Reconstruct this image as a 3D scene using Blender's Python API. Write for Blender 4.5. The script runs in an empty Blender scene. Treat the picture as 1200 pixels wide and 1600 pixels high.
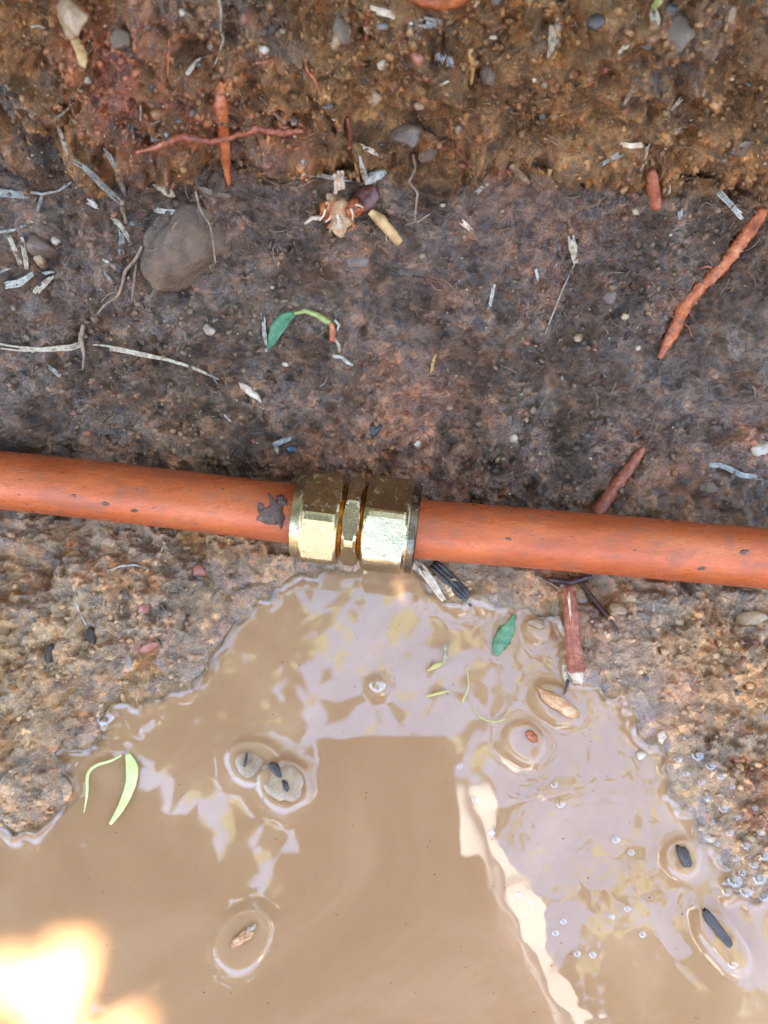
import bpy, bmesh, math, random
import numpy as np
from mathutils import Vector, Matrix, Quaternion
from mathutils.bvhtree import BVHTree

random.seed(7)
RNG = np.random.default_rng(7)
sc = bpy.context.scene
COL = sc.collection
R = math.radians

# ------------------------------------------------------------------ camera
TILT = R(18.0)
CAM = Vector((0.0, 0.0, 0.195))
FPX = 1203.0                       # focal length in photograph pixels (1200 x 1600)
cam_d = bpy.data.cameras.new('camera')
cam = bpy.data.objects.new('camera', cam_d)
COL.objects.link(cam)
cam.location = CAM
cam.rotation_euler = (TILT, 0, 0)
cam_d.sensor_fit = 'VERTICAL'
cam_d.sensor_height = 24.0
cam_d.sensor_width = 18.0
cam_d.lens = 24.0 * FPX / 1600.0
cam_d.clip_start = 0.002
cam_d.clip_end = 500.0
cam_d.dof.use_dof = True
cam_d.dof.focus_distance = 0.185
cam_d.dof.aperture_fstop = 11.0
sc.camera = cam

FWD = Vector((0, math.sin(TILT), -math.cos(TILT)))
UPV = Vector((0, math.cos(TILT), math.sin(TILT)))
def ray(u, v):
    d = Vector((1, 0, 0)) * (u - 600) + UPV * (800 - v) + FWD * FPX
    return d.normalized()
def on_plane(u, v, z=0.0):
    d = ray(u, v)
    t = (z - CAM.z) / d.z
    return CAM + d * t
def project(p):
    q = Vector(p) - CAM
    w = q.dot(FWD)
    return 600 + FPX * q.x / w, 800 - FPX * q.dot(UPV) / w
def mm(px, p):                     # length of px photograph pixels at point p
    return px * (Vector(p) - CAM).dot(FWD) / FPX

# ------------------------------------------------------------------ world, sun, exposure
dsun = ray(85, 1545)
SUN = Vector((dsun.x, dsun.y, -dsun.z)).normalized()      # towards the sun (its glint lies low left in the puddle)
w = bpy.data.worlds.new('World')
sc.world = w
w.use_nodes = True
nt = w.node_tree
sky = nt.nodes.new('ShaderNodeTexSky')
sky.sky_type = 'NISHITA'
sky.sun_disc = False
sky.sun_elevation = math.asin(SUN.z)
sky.sun_rotation = math.atan2(SUN.x, SUN.y)
sky.air_density = 1.2
sky.dust_density = 0.2
sky.ozone_density = 3.0
bg = nt.nodes['Background']
bg.inputs['Strength'].default_value = 0.12
nt.links.new(sky.outputs['Color'], bg.inputs['Color'])
sun_d = bpy.data.lights.new('sun', 'SUN')
sun_d.energy = 4.0
sun_d.angle = R(0.5)
sun_d.color = (1.0, 0.96, 0.90)
sun = bpy.data.objects.new('sun', sun_d)
COL.objects.link(sun)
sun.rotation_euler = SUN.to_track_quat('Z', 'Y').to_euler()
sc.view_settings.view_transform = 'Standard'
sc.view_settings.look = 'None'
sc.view_settings.gamma = 1.0
sc.view_settings.use_curve_mapping = False
sc.view_settings.exposure = 3.8
sc.view_settings.use_white_balance = True            # the phone balanced for shade
sc.view_settings.white_balance_temperature = 6750
sc.view_settings.white_balance_tint = 12
sc.render.engine = 'CYCLES'
sc.cycles.use_denoising = True
sc.cycles.use_adaptive_sampling = True
sc.cycles.adaptive_threshold = 0.015
sc.cycles.denoising_prefilter = 'NONE'
sc.cycles.max_bounces = 8
sc.cycles.diffuse_bounces = 4
sc.cycles.glossy_bounces = 4
sc.cycles.caustics_reflective = False
sc.cycles.caustics_refractive = False
sc.cycles.sample_clamp_indirect = 6.0

# ------------------------------------------------------------------ noise helpers (numpy)
def sstep(a, b, x):
    t = np.clip((x - a) / (b - a), 0, 1)
    return t * t * (3 - 2 * t)
def vnoise(x, y, wl, seed):
    tab = np.random.default_rng(seed).random((256, 256))
    X = x / wl; Y = y / wl
    xi = np.floor(X).astype(int); yi = np.floor(Y).astype(int)
    fx = X - xi; fy = Y - yi
    fx = fx * fx * (3 - 2 * fx); fy = fy * fy * (3 - 2 * fy)
    a = tab[xi & 255, yi & 255]; b = tab[(xi + 1) & 255, yi & 255]
    c = tab[xi & 255, (yi + 1) & 255]; d = tab[(xi + 1) & 255, (yi + 1) & 255]
    return (a * (1 - fx) + b * fx) * (1 - fy) + (c * (1 - fx) + d * fx) * fy - 0.5
def fbm(x, y, wl, seed, octs=4, gain=0.5):
    s = 0; a = 1.0
    for i in range(octs):
        ca, sa = math.cos(i * 0.7), math.sin(i * 0.7)
        s = s + a * vnoise(x * ca - y * sa, x * sa + y * ca, wl / 2 ** i, seed + i)
        a *= gain
    return s
def clods(x, y, cell, seed, dens=0.6):
    """Domes of random size on a jittered lattice: height 0..1 and a random id."""
    rg = np.random.default_rng(seed)
    jx = rg.random((256, 256)); jy = rg.random((256, 256)); rr = rg.random((256, 256)); pr = rg.random((256, 256))
    X = x / cell; Y = y / cell
    xi = np.floor(X).astype(int); yi = np.floor(Y).astype(int)
    best = np.zeros_like(X); bid = np.zeros_like(X)
    for dx in (-1, 0, 1):
        for dy in (-1, 0, 1):
            cx = (xi + dx) & 255; cy = (yi + dy) & 255
            px = xi + dx + jx[cx, cy]; py = yi + dy + jy[cx, cy]
            r = 0.25 + 0.5 * rr[cx, cy]
            an = rr[cy, cx] * 3.1416; ca = np.cos(an); sa = np.sin(an)
            ex = (X - px) * ca + (Y - py) * sa; ey = -(X - px) * sa + (Y - py) * ca
            el = 1 + 0.8 * jx[cy, cx]
            q = 1 - ((ex / r) ** 2 + (ey * el / r) ** 2)
            h = np.where((q > 0) & (pr[cx, cy] < dens), np.sqrt(np.clip(q, 0, 1)) * r, 0)
            m = h > best
            best = np.where(m, h, best); bid = np.where(m, pr[cx, cy] / dens, bid)
    return best, bid

# ------------------------------------------------------------------ tagging and mesh helpers
def tag(o, label=None, cat=None, group=None, kind=None):
    if label: o['label'] = label
    if cat: o['category'] = cat
    if group: o['group'] = group
    if kind: o['kind'] = kind
    return o
def link(name, me, m=None, parent=None, smooth=True):
    o = bpy.data.objects.new(name, me)
    COL.objects.link(o)
    if m is not None: me.materials.append(m)
    if parent is not None: o.parent = parent
    if smooth:
        me.polygons.foreach_set('use_smooth', [True] * len(me.polygons))
    return o
def empty(name, loc=(0, 0, 0)):
    o = bpy.data.objects.new(name, None)
    COL.objects.link(o)
    o.empty_display_size = 0.01
    o.location = loc
    return o
def adopt(child, root):             # parent, keeping the child where its world coordinates put it
    child.parent = root
    child.matrix_parent_inverse = Matrix.Translation(root.location).inverted()
    return child
def grid_mesh(name, V):             # V: (rows, cols, 3)
    nr, nc = V.shape[:2]
    me = bpy.data.meshes.new(name)
    idx = np.arange(nr * nc).reshape(nr, nc)
    q = np.stack([idx[:-1, :-1], idx[:-1, 1:], idx[1:, 1:], idx[1:, :-1]], -1).reshape(-1, 4)
    me.vertices.add(nr * nc); me.vertices.foreach_set('co', V.astype(np.float32).ravel())
    me.loops.add(q.size); me.loops.foreach_set('vertex_index', q.astype(np.int32).ravel())
    me.polygons.add(len(q))
    me.polygons.foreach_set('loop_start', np.arange(0, q.size, 4, dtype=np.int32))
    me.polygons.foreach_set('loop_total', np.full(len(q), 4, dtype=np.int32))
    me.update(calc_edges=True)
    return me

# ------------------------------------------------------------------ materials
def new_mat(name):
    m = bpy.data.materials.new(name)
    m.use_nodes = True
    return m, m.node_tree, m.node_tree.nodes['Principled BSDF']
def ramp(nt, fac, stops):
    r = nt.nodes.new('ShaderNodeValToRGB')
    cr = r.color_ramp
    while len(cr.elements) < len(stops): cr.elements.new(0.5)
    for e, (p, c) in zip(cr.elements, stops):
        e.position = p; e.color = (*c, 1)
    nt.links.new(fac, r.inputs['Fac'])
    return r.outputs['Color']
def noise(nt, scale, detail=4, rough=0.6, vec=None, dist=0.0):
    n = nt.nodes.new('ShaderNodeTexNoise')
    n.inputs['Scale'].default_value = scale
    n.inputs['Detail'].default_value = detail
    n.inputs['Roughness'].default_value = rough
    n.inputs['Distortion'].default_value = dist
    if vec is not None: nt.links.new(vec, n.inputs['Vector'])
    return n.outputs['Fac']
def objco(nt, stretch=(1, 1, 1)):
    t = nt.nodes.new('ShaderNodeTexCoord')
    mp = nt.nodes.new('ShaderNodeMapping')
    mp.inputs['Scale'].default_value = stretch
    nt.links.new(t.outputs['Object'], mp.inputs['Vector'])
    return mp.outputs['Vector']
def bump(nt, h, dist, strength=1.0):
    b = nt.nodes.new('ShaderNodeBump')
    b.inputs['Distance'].default_value = dist
    b.inputs['Strength'].default_value = strength
    nt.links.new(h, b.inputs['Height'])
    return b
def organic(name, stops, scale=900, rough=0.5, bdist=0.0002, spec=0.5, detail=5, coat=0.0, rvar=0.15, transl=0.0):
    m, nt, p = new_mat(name)
    v = objco(nt)
    f = noise(nt, scale, detail, 0.65, v)
    nt.links.new(ramp(nt, f, stops), p.inputs['Base Color'])
    f2 = noise(nt, scale * 2.3, 3, 0.6, v)
    mr = nt.nodes.new('ShaderNodeMapRange')
    mr.inputs['To Min'].default_value = max(0.03, rough - rvar); mr.inputs['To Max'].default_value = rough + rvar
    nt.links.new(f2, mr.inputs['Value']); nt.links.new(mr.outputs['Result'], p.inputs['Roughness'])
    p.inputs['Specular IOR Level'].default_value = spec
    p.inputs['Coat Weight'].default_value = coat
    p.inputs['Coat Roughness'].default_value = 0.08
    if bdist:
        nt.links.new(bump(nt, noise(nt, scale * 1.6, 5, 0.7, v), bdist).outputs['Normal'], p.inputs['Normal'])
    return m

M = {}
M['straw'] = organic('dry_straw', [(0.3, (0.17, 0.11, 0.06)), (0.5, (0.40, 0.30, 0.18)), (0.7, (0.60, 0.50, 0.34))], 900, 0.5)
M['grey_straw'] = organic('weathered_straw', [(0.3, (0.10, 0.08, 0.06)), (0.5, (0.23, 0.20, 0.155)), (0.7, (0.42, 0.375, 0.30))], 900, 0.5)
M['white_straw'] = organic('bleached_fibre', [(0.3, (0.17, 0.13, 0.085)), (0.5, (0.36, 0.31, 0.23)), (0.72, (0.62, 0.56, 0.45))], 900, 0.5)
M['brown_fibre'] = organic('brown_rootlet', [(0.3, (0.10, 0.055, 0.03)), (0.5, (0.23, 0.13, 0.07)), (0.7, (0.36, 0.22, 0.12))], 700, 0.5)
M['dark_fibre'] = organic('dark_rootlet', [(0.3, (0.025, 0.014, 0.012)), (0.6, (0.09, 0.04, 0.03)), (0.8, (0.16, 0.08, 0.06))], 700, 0.4)
M['root'] = organic('orange_root_bark', [(0.30, (0.13, 0.045, 0.02)), (0.42, (0.38, 0.08, 0.018)), (0.55, (0.54, 0.125, 0.026)), (0.72, (0.66, 0.26, 0.09))], 420, 0.38, 0.0009, coat=0.25)
M['red_root'] = organic('red_root_bark', [(0.30, (0.11, 0.04, 0.022)), (0.42, (0.30, 0.065, 0.025)), (0.56, (0.42, 0.105, 0.038)), (0.72, (0.52, 0.21, 0.10))], 420, 0.38, 0.0009, coat=0.25)
M['tan_root'] = organic('tan_root_bark', [(0.3, (0.32, 0.15, 0.05)), (0.5, (0.55, 0.30, 0.10)), (0.7, (0.66, 0.42, 0.18))], 420, 0.45, 0.0003)
M['cut_wood'] = organic('cut_root_wood', [(0.3, (0.38, 0.14, 0.05)), (0.5, (0.62, 0.30, 0.12)), (0.7, (0.78, 0.52, 0.28))], 600, 0.5, 0.0004)
M['pale_wood'] = organic('pale_wood', [(0.3, (0.40, 0.24, 0.14)), (0.5, (0.62, 0.44, 0.28)), (0.7, (0.75, 0.60, 0.42))], 600, 0.45, 0.0003)
M['maroon_bark'] = organic('maroon_bark', [(0.3, (0.05, 0.012, 0.008)), (0.55, (0.12, 0.03, 0.018)), (0.8, (0.2, 0.07, 0.04))], 350, 0.35, 0.0003, coat=0.2)
M['green_leaf'] = organic('green_leaf', [(0.3, (0.025, 0.085, 0.035)), (0.5, (0.05, 0.16, 0.065)), (0.66, (0.10, 0.20, 0.08)), (0.78, (0.22, 0.17, 0.10))], 420, 0.4, 0.0003)
M['wet_leaf'] = organic('wet_torn_leaf', [(0.3, (0.03, 0.09, 0.03)), (0.55, (0.08, 0.20, 0.07)), (0.8, (0.24, 0.28, 0.14))], 500, 0.25, 0.0003)
M['stem'] = organic('yellow_green_stem', [(0.3, (0.22, 0.20, 0.05)), (0.55, (0.36, 0.36, 0.10)), (0.8, (0.46, 0.42, 0.22))], 500, 0.4)
M['lime_blade'] = organic('lime_grass_blade', [(0.3, (0.60, 0.66, 0.16)), (0.7, (0.74, 0.80, 0.34))], 400, 0.5, 0)
M['reflection_yellow'] = organic('yellow_reflection_line', [(0.3, (0.46, 0.34, 0.10)), (0.7, (0.56, 0.46, 0.12))], 300, 0.5, 0)  # colour of sunlit foliage mirrored in the puddle, put on solid strips
M['stone_grey'] = organic('grey_stone', [(0.3, (0.10, 0.06, 0.034)), (0.5, (0.17, 0.115, 0.072)), (0.72, (0.25, 0.18, 0.12))], 260, 0.7, 0.0006, spec=0.25)
M['stone_brown'] = organic('brown_stone', [(0.28, (0.085, 0.048, 0.03)), (0.5, (0.155, 0.092, 0.056)), (0.75, (0.25, 0.16, 0.10))], 240, 0.42, 0.0006)
M['stone_mud'] = organic('mud_coated_stone', [(0.28, (0.06, 0.034, 0.019)), (0.48, (0.12, 0.066, 0.034)), (0.6, (0.175, 0.10, 0.052)), (0.78, (0.25, 0.15, 0.08))], 170, 0.6, 0.0014, detail=9)
M['stone_tan'] = organic('tan_stone', [(0.3, (0.2, 0.11, 0.05)), (0.52, (0.36, 0.22, 0.11)), (0.75, (0.5, 0.35, 0.2))], 300, 0.45, 0.0004)
M['stone_dark'] = organic('dark_wet_stone', [(0.3, (0.018, 0.012, 0.009)), (0.55, (0.055, 0.039, 0.028)), (0.8, (0.12, 0.088, 0.062))], 300, 0.4, 0.0004)
M['stone_pale'] = organic('pale_stone', [(0.3, (0.22, 0.14, 0.08)), (0.5, (0.42, 0.31, 0.2)), (0.75, (0.64, 0.53, 0.4))], 300, 0.4, 0.0003)
M['stone_red'] = organic('red_stone', [(0.3, (0.25, 0.07, 0.04)), (0.55, (0.40, 0.14, 0.08)), (0.8, (0.5, 0.24, 0.16))], 300, 0.4, 0.0003)
M['silt'] = organic('grey_silt_mud', [(0.3, (0.24, 0.15, 0.085)), (0.5, (0.37, 0.235, 0.13)), (0.72, (0.46, 0.31, 0.185))], 260, 0.2, 0.0004)
M['mud'] = organic('dark_mud', [(0.3, (0.045, 0.022, 0.014)), (0.55, (0.13, 0.065, 0.04)), (0.8, (0.28, 0.165, 0.11))], 500, 0.6, 0.0006)
M['white_mould'] = organic('white_mould', [(0.3, (0.22, 0.19, 0.15)), (0.6, (0.52, 0.48, 0.42))], 500, 0.7)
M['black_void'] = organic('black_humus', [(0.3, (0.008, 0.006, 0.005)), (0.7, (0.03, 0.022, 0.018))], 500, 0.6)
M['blue'] = organic('blue_plastic', [(0.4, (0.06, 0.045, 0.035)), (0.55, (0.03, 0.08, 0.13)), (0.75, (0.05, 0.14, 0.22))], 500, 0.35)

# soil: colour and wetness come from point attributes made with the mesh
m, nt, p = new_mat('soil')
at = nt.nodes.new('ShaderNodeAttribute'); at.attribute_name = 'Col'
wt = nt.nodes.new('ShaderNodeAttribute'); wt.attribute_name = 'wet'
v = objco(nt)
f1 = noise(nt, 420, 6, 0.72, v); f2 = noise(nt, 1500, 4, 0.7, v)
mx = nt.nodes.new('ShaderNodeMix'); mx.data_type = 'RGBA'; mx.blend_type = 'MULTIPLY'; mx.inputs['Factor'].default_value = 1.0
nt.links.new(at.outputs['Color'], mx.inputs['A'])
nt.links.new(ramp(nt, f1, [(0.25, (0.50, 0.48, 0.47)), (0.5, (1.0, 1.0, 1.0)), (0.75, (1.6, 1.5, 1.4))]), mx.inputs['B'])
gr = nt.nodes.new('ShaderNodeMix'); gr.data_type = 'RGBA'; gr.blend_type = 'MIX'
mrg = nt.nodes.new('ShaderNodeMapRange'); mrg.inputs['From Min'].default_value = 0.68; mrg.inputs['From Max'].default_value = 0.80
nt.links.new(f2, mrg.inputs['Value']); nt.links.new(mrg.outputs['Result'], gr.inputs['Factor'])
nt.links.new(mx.outputs['Result'], gr.inputs['A']); gr.inputs['B'].default_value = (0.42, 0.30, 0.19, 1)
vo = nt.nodes.new('ShaderNodeTexVoronoi'); vo.inputs['Scale'].default_value = 380; vo.inputs['Randomness'].default_value = 1.0
wv = nt.nodes.new('ShaderNodeTexNoise'); wv.inputs['Scale'].default_value = 700; nt.links.new(v, wv.inputs['Vector'])
wm = nt.nodes.new('ShaderNodeVectorMath'); wm.operation = 'SCALE'; wm.inputs['Scale'].default_value = 0.0016; nt.links.new(wv.outputs['Color'], wm.inputs[0])
wad = nt.nodes.new('ShaderNodeVectorMath'); wad.operation = 'ADD'; nt.links.new(v, wad.inputs[0]); nt.links.new(wm.outputs[0], wad.inputs[1])
nt.links.new(wad.outputs[0], vo.inputs['Vector'])
sx_ = nt.nodes.new('ShaderNodeSeparateColor'); nt.links.new(vo.outputs['Color'], sx_.inputs[0])
cell = ramp(nt, sx_.outputs[0], [(0.0, (0.55, 0.52, 0.50)), (0.35, (0.85, 0.85, 0.85)), (0.6, (1.05, 1.0, 0.95)), (0.78, (1.2, 1.0, 0.84)), (0.9, (1.1, 1.15, 1.2)), (1.0, (1.9, 1.7, 1.5))])
mc = nt.nodes.new('ShaderNodeMix'); mc.data_type = 'RGBA'; mc.blend_type = 'MULTIPLY'; mc.inputs['Factor'].default_value = 0.75
nt.links.new(gr.outputs['Result'], mc.inputs['A']); nt.links.new(cell, mc.inputs['B'])
vs_ = nt.nodes.new('ShaderNodeTexVoronoi'); vs_.inputs['Scale'].default_value = 640; nt.links.new(wad.outputs[0], vs_.inputs['Vector'])
ss_ = nt.nodes.new('ShaderNodeSeparateColor'); nt.links.new(vs_.outputs['Color'], ss_.inputs[0])
spk = ramp(nt, ss_.outputs[1], [(0.0, (0.45, 0.42, 0.40)), (0.07, (0.9, 0.9, 0.9)), (0.14, (1.28, 0.95, 0.74)), (0.22, (1.0, 1.0, 1.0)), (0.80, (1.15, 1.1, 1.0)), (0.88, (0.72, 0.72, 0.74)), (0.965, (2.2, 2.05, 1.85))])
spk.node.color_ramp.interpolation = 'CONSTANT'
m9 = nt.nodes.new('ShaderNodeMix'); m9.data_type = 'RGBA'; m9.blend_type = 'MULTIPLY'; m9.inputs['Factor'].default_value = 0.55
nt.links.new(mc.outputs['Result'], m9.inputs['A']); nt.links.new(spk, m9.inputs['B'])
nt.links.new(m9.outputs['Result'], p.inputs['Base Color'])
cw = nt.nodes.new('ShaderNodeMapRange'); cw.inputs['From Min'].default_value = 0.25; cw.inputs['From Max'].default_value = 0.8; cw.inputs['To Max'].default_value = 0.9
nt.links.new(wt.outputs['Fac'], cw.inputs['Value']); nt.links.new(cw.outputs['Result'], p.inputs['Coat Weight'])
p.inputs['Coat Roughness'].default_value = 0.09
rr = nt.nodes.new('ShaderNodeMapRange'); rr.inputs['To Min'].default_value = 0.62; rr.inputs['To Max'].default_value = 0.16
nt.links.new(wt.outputs['Fac'], rr.inputs['Value'])
ra = nt.nodes.new('ShaderNodeMath'); ra.operation = 'MULTIPLY_ADD'; ra.inputs[1].default_value = 0.3
nt.links.new(f2, ra.inputs[0]); 
rb = nt.nodes.new('ShaderNodeMath'); rb.operation = 'SUBTRACT'; rb.inputs[1].default_value = 0.15
nt.links.new(rr.outputs['Result'], rb.inputs[0]); nt.links.new(rb.outputs[0], ra.inputs[2])
nt.links.new(ra.outputs[0], p.inputs['Roughness'])
p.inputs['Specular IOR Level'].default_value = 0.5
b1 = bump(nt, noise(nt, 1100, 5, 0.72, v), 0.0009)
b2 = bump(nt, f1, 0.0008); nt.links.new(b1.outputs['Normal'], b2.inputs['Normal'])
b3 = bump(nt, vo.outputs['Distance'], 0.0006); b3.invert = True; nt.links.new(b2.outputs['Normal'], b3.inputs['Normal'])
nt.links.new(b3.outputs['Normal'], p.inputs['Normal']); nt.links.new(b2.outputs['Normal'], p.inputs['Coat Normal'])
M['soil'] = m
# crumbs share the look, coloured by their own attribute
m, nt, p = new_mat('soil_crumb')
at = nt.nodes.new('ShaderNodeAttribute'); at.attribute_name = 'Col'
v = objco(nt)
mx = nt.nodes.new('ShaderNodeMix'); mx.data_type = 'RGBA'; mx.blend_type = 'MULTIPLY'; mx.inputs['Factor'].default_value = 1.0
nt.links.new(at.outputs['Color'], mx.inputs['A'])
nt.links.new(ramp(nt, noise(nt, 900, 4, 0.7, v), [(0.25, (0.55, 0.55, 0.55)), (0.75, (1.45, 1.42, 1.4))]), mx.inputs['B'])
nt.links.new(mx.outputs['Result'], p.inputs['Base Color'])
p.inputs['Roughness'].default_value = 0.42
nt.links.new(bump(nt, noise(nt, 1500, 4, 0.7, v), 0.0004).outputs['Normal'], p.inputs['Normal'])
M['crumb'] = m
# muddy water: opaque silt where deep, clear film over the bed at the very edge
m, nt, p = new_mat('muddy_water')
v = objco(nt)
nt.links.new(ramp(nt, noise(nt, 20, 7, 0.6, v, 1.8), [(0.25, (0.405, 0.212, 0.098)), (0.5, (0.455, 0.245, 0.116)), (0.72, (0.525, 0.305, 0.160))]), p.inputs['Base Color'])
p.inputs['Roughness'].default_value = 0.015
p.inputs['IOR'].default_value = 1.6
p.inputs['Subsurface Weight'].default_value = 1.0
p.inputs['Subsurface Radius'].default_value = (1.0, 1.0, 0.95)
p.inputs['Subsurface Scale'].default_value = 0.009
tr = nt.nodes.new('ShaderNodeBsdfTransparent'); tr.inputs['Color'].default_value = (0.93, 0.86, 0.76, 1)
gl = nt.nodes.new('ShaderNodeBsdfGlossy'); gl.inputs['Roughness'].default_value = 0.015
fr = nt.nodes.new('ShaderNodeValue'); fr.outputs[0].default_value = 0.06
m1 = nt.nodes.new('ShaderNodeMixShader'); nt.links.new(fr.outputs[0], m1.inputs[0]); nt.links.new(tr.outputs[0], m1.inputs[1]); nt.links.new(gl.outputs[0], m1.inputs[2])
m2 = nt.nodes.new('ShaderNodeMixShader'); at = nt.nodes.new('ShaderNodeAttribute'); at.attribute_name = 'silt'
nt.links.new(at.outputs['Fac'], m2.inputs[0]); nt.links.new(m1.outputs[0], m2.inputs[1]); nt.links.new(p.outputs[0], m2.inputs[2])
nt.links.new(m2.outputs[0], nt.nodes['Material Output'].inputs['Surface'])
M['water'] = m
# copper pipe: dull orange copper with mud film
m, nt, p = new_mat('copper_pipe')
v = objco(nt, (0.35, 1, 1))
c1 = ramp(nt, noise(nt, 130, 6, 0.65, v), [(0.25, (0.34, 0.066, 0.018)), (0.5, (0.50, 0.105, 0.027)), (0.75, (0.58, 0.155, 0.048))])
d1 = noise(nt, 240, 8, 0.72, objco(nt, (0.5, 1, 1)), 0.4)
dm = nt.nodes.new('ShaderNodeMapRange'); dm.inputs['From Min'].default_value = 0.50; dm.inputs['From Max'].default_value = 0.62; dm.inputs['To Max'].default_value = 0.7
nt.links.new(d1, dm.inputs['Value'])
mm1 = nt.nodes.new('ShaderNodeMix'); mm1.data_type = 'RGBA'
nt.links.new(dm.outputs['Result'], mm1.inputs['Factor']); nt.links.new(c1, mm1.inputs['A']); mm1.inputs['B'].default_value = (0.31, 0.095, 0.045, 1)
d2 = noise(nt, 900, 6, 0.7, v)
dm2 = nt.nodes.new('ShaderNodeMapRange'); dm2.inputs['From Min'].default_value = 0.62; dm2.inputs['From Max'].default_value = 0.70
nt.links.new(d2, dm2.inputs['Value'])
mm2 = nt.nodes.new('ShaderNodeMix'); mm2.data_type = 'RGBA'
nt.links.new(dm2.outputs['Result'], mm2.inputs['Factor']); nt.links.new(mm1.outputs['Result'], mm2.inputs['A']); mm2.inputs['B'].default_value = (0.12, 0.045, 0.025, 1)
nt.links.new(mm2.outputs['Result'], p.inputs['Base Color'])
p.inputs['Metallic'].default_value = 0.2
p.inputs['Coat Weight'].default_value = 0.15
p.inputs['Coat Roughness'].default_value = 0.25
p.inputs['Specular IOR Level'].default_value = 0.3
rm = nt.nodes.new('ShaderNodeMapRange'); rm.inputs['From Min'].default_value = 0.35; rm.inputs['From Max'].default_value = 0.65; rm.inputs['To Min'].default_value = 0.16; rm.inputs['To Max'].default_value = 0.55
nt.links.new(d1, rm.inputs['Value']); nt.links.new(rm.outputs['Result'], p.inputs['Roughness'])
nt.links.new(bump(nt, noise(nt, 500, 6, 0.75, v), 0.0003).outputs['Normal'], p.inputs['Normal'])
M['pipe'] = m
# brass
def brass(name, col, dirt):
    m, nt, p = new_mat(name)
    v = objco(nt)
    c = ramp(nt, noise(nt, 300, 6, 0.7, v), [(0.3, tuple(x * 0.75 for x in col)), (0.55, col), (0.8, tuple(min(1, x * 1.15) for x in col))])
    f = noise(nt, 520, 7, 0.75, v, 0.6)
    k = nt.nodes.new('ShaderNodeMapRange'); k.inputs['From Min'].default_value = 0.55; k.inputs['From Max'].default_value = 0.68; k.inputs['To Max'].default_value = dirt
    nt.links.new(f, k.inputs['Value'])
    x = nt.nodes.new('ShaderNodeMix'); x.data_type = 'RGBA'
    nt.links.new(k.outputs['Result'], x.inputs['Factor']); nt.links.new(c, x.inputs['A']); x.inputs['B'].default_value = (0.30, 0.19, 0.10, 1)
    nt.links.new(x.outputs['Result'], p.inputs['Base Color'])
    mt = nt.nodes.new('ShaderNodeMath'); mt.operation = 'SUBTRACT'; mt.inputs[0].default_value = 1.0
    nt.links.new(k.outputs['Result'], mt.inputs[1]); nt.links.new(mt.outputs[0], p.inputs['Metallic'])
    r = nt.nodes.new('ShaderNodeMapRange'); r.inputs['To Min'].default_value = 0.07; r.inputs['To Max'].default_value = 0.36
    nt.links.new(noise(nt, 260, 5, 0.7, v), r.inputs['Value']); nt.links.new(r.outputs['Result'], p.inputs['Roughness'])
    nt.links.new(bump(nt, noise(nt, 800, 5, 0.75, v), 0.00012).outputs['Normal'], p.inputs['Normal'])
    return m
M['brass'] = brass('brass', (0.43, 0.335, 0.18), 0.8)
M['brass_gold'] = brass('brass_thread', (0.78, 0.46, 0.12), 0.35)
M['dark_ring'] = brass('tarnished_ring', (0.16, 0.13, 0.09), 0.7)
m, nt, p = new_mat('bubble_film')
tr = nt.nodes.new('ShaderNodeBsdfTransparent'); gl = nt.nodes.new('ShaderNodeBsdfGlossy'); gl.inputs['Roughness'].default_value = 0.03
fr = nt.nodes.new('ShaderNodeValue'); fr.outputs[0].default_value = 0.13
ms_ = nt.nodes.new('ShaderNodeMixShader')
nt.links.new(fr.outputs[0], ms_.inputs[0]); nt.links.new(tr.outputs[0], ms_.inputs[1]); nt.links.new(gl.outputs[0], ms_.inputs[2])
nt.links.new(ms_.outputs[0], nt.nodes['Material Output'].inputs['Surface'])
M['bubble'] = m
m, nt, p = new_mat('phone_shell')
p.inputs['Base Color'].default_value = (0.012, 0.012, 0.014, 1); p.inputs['Roughness'].default_value = 0.3
M['phone'] = m
M['lens'] = m
m, nt, p = new_mat('shade_leaf')
nt.links.new(ramp(nt, noise(nt, 8, 3, 0.6, objco(nt)), [(0.3, (0.03, 0.06, 0.012)), (0.7, (0.07, 0.12, 0.03))]), p.inputs['Base Color'])
p.inputs['Roughness'].default_value = 0.6
tl = nt.nodes.new('ShaderNodeBsdfTranslucent'); tl.inputs['Color'].default_value = (0.36, 0.38, 0.22, 1)
ms_ = nt.nodes.new('ShaderNodeMixShader'); ms_.inputs[0].default_value = 0.6
nt.links.new(p.outputs[0], ms_.inputs[1]); nt.links.new(tl.outputs[0], ms_.inputs[2]); nt.links.new(ms_.outputs[0], nt.nodes['Material Output'].inputs['Surface'])
M['shade_foliage'] = m
m, nt, p = new_mat('white_cotton')
df = nt.nodes.new('ShaderNodeBsdfDiffuse'); df.inputs['Color'].default_value = (0.82, 0.82, 0.80, 1)
tl = nt.nodes.new('ShaderNodeBsdfTranslucent'); tl.inputs['Color'].default_value = (0.93, 0.93, 0.92, 1)
ms_ = nt.nodes.new('ShaderNodeMixShader'); ms_.inputs[0].default_value = 0.88
nt.links.new(df.outputs[0], ms_.inputs[1]); nt.links.new(tl.outputs[0], ms_.inputs[2]); nt.links.new(ms_.outputs[0], nt.nodes['Material Output'].inputs['Surface'])
M['cotton'] = m
M['skin'] = organic('skin', [(0.3, (0.26, 0.13, 0.085)), (0.7, (0.34, 0.18, 0.12))], 60, 0.5, 0)

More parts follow.
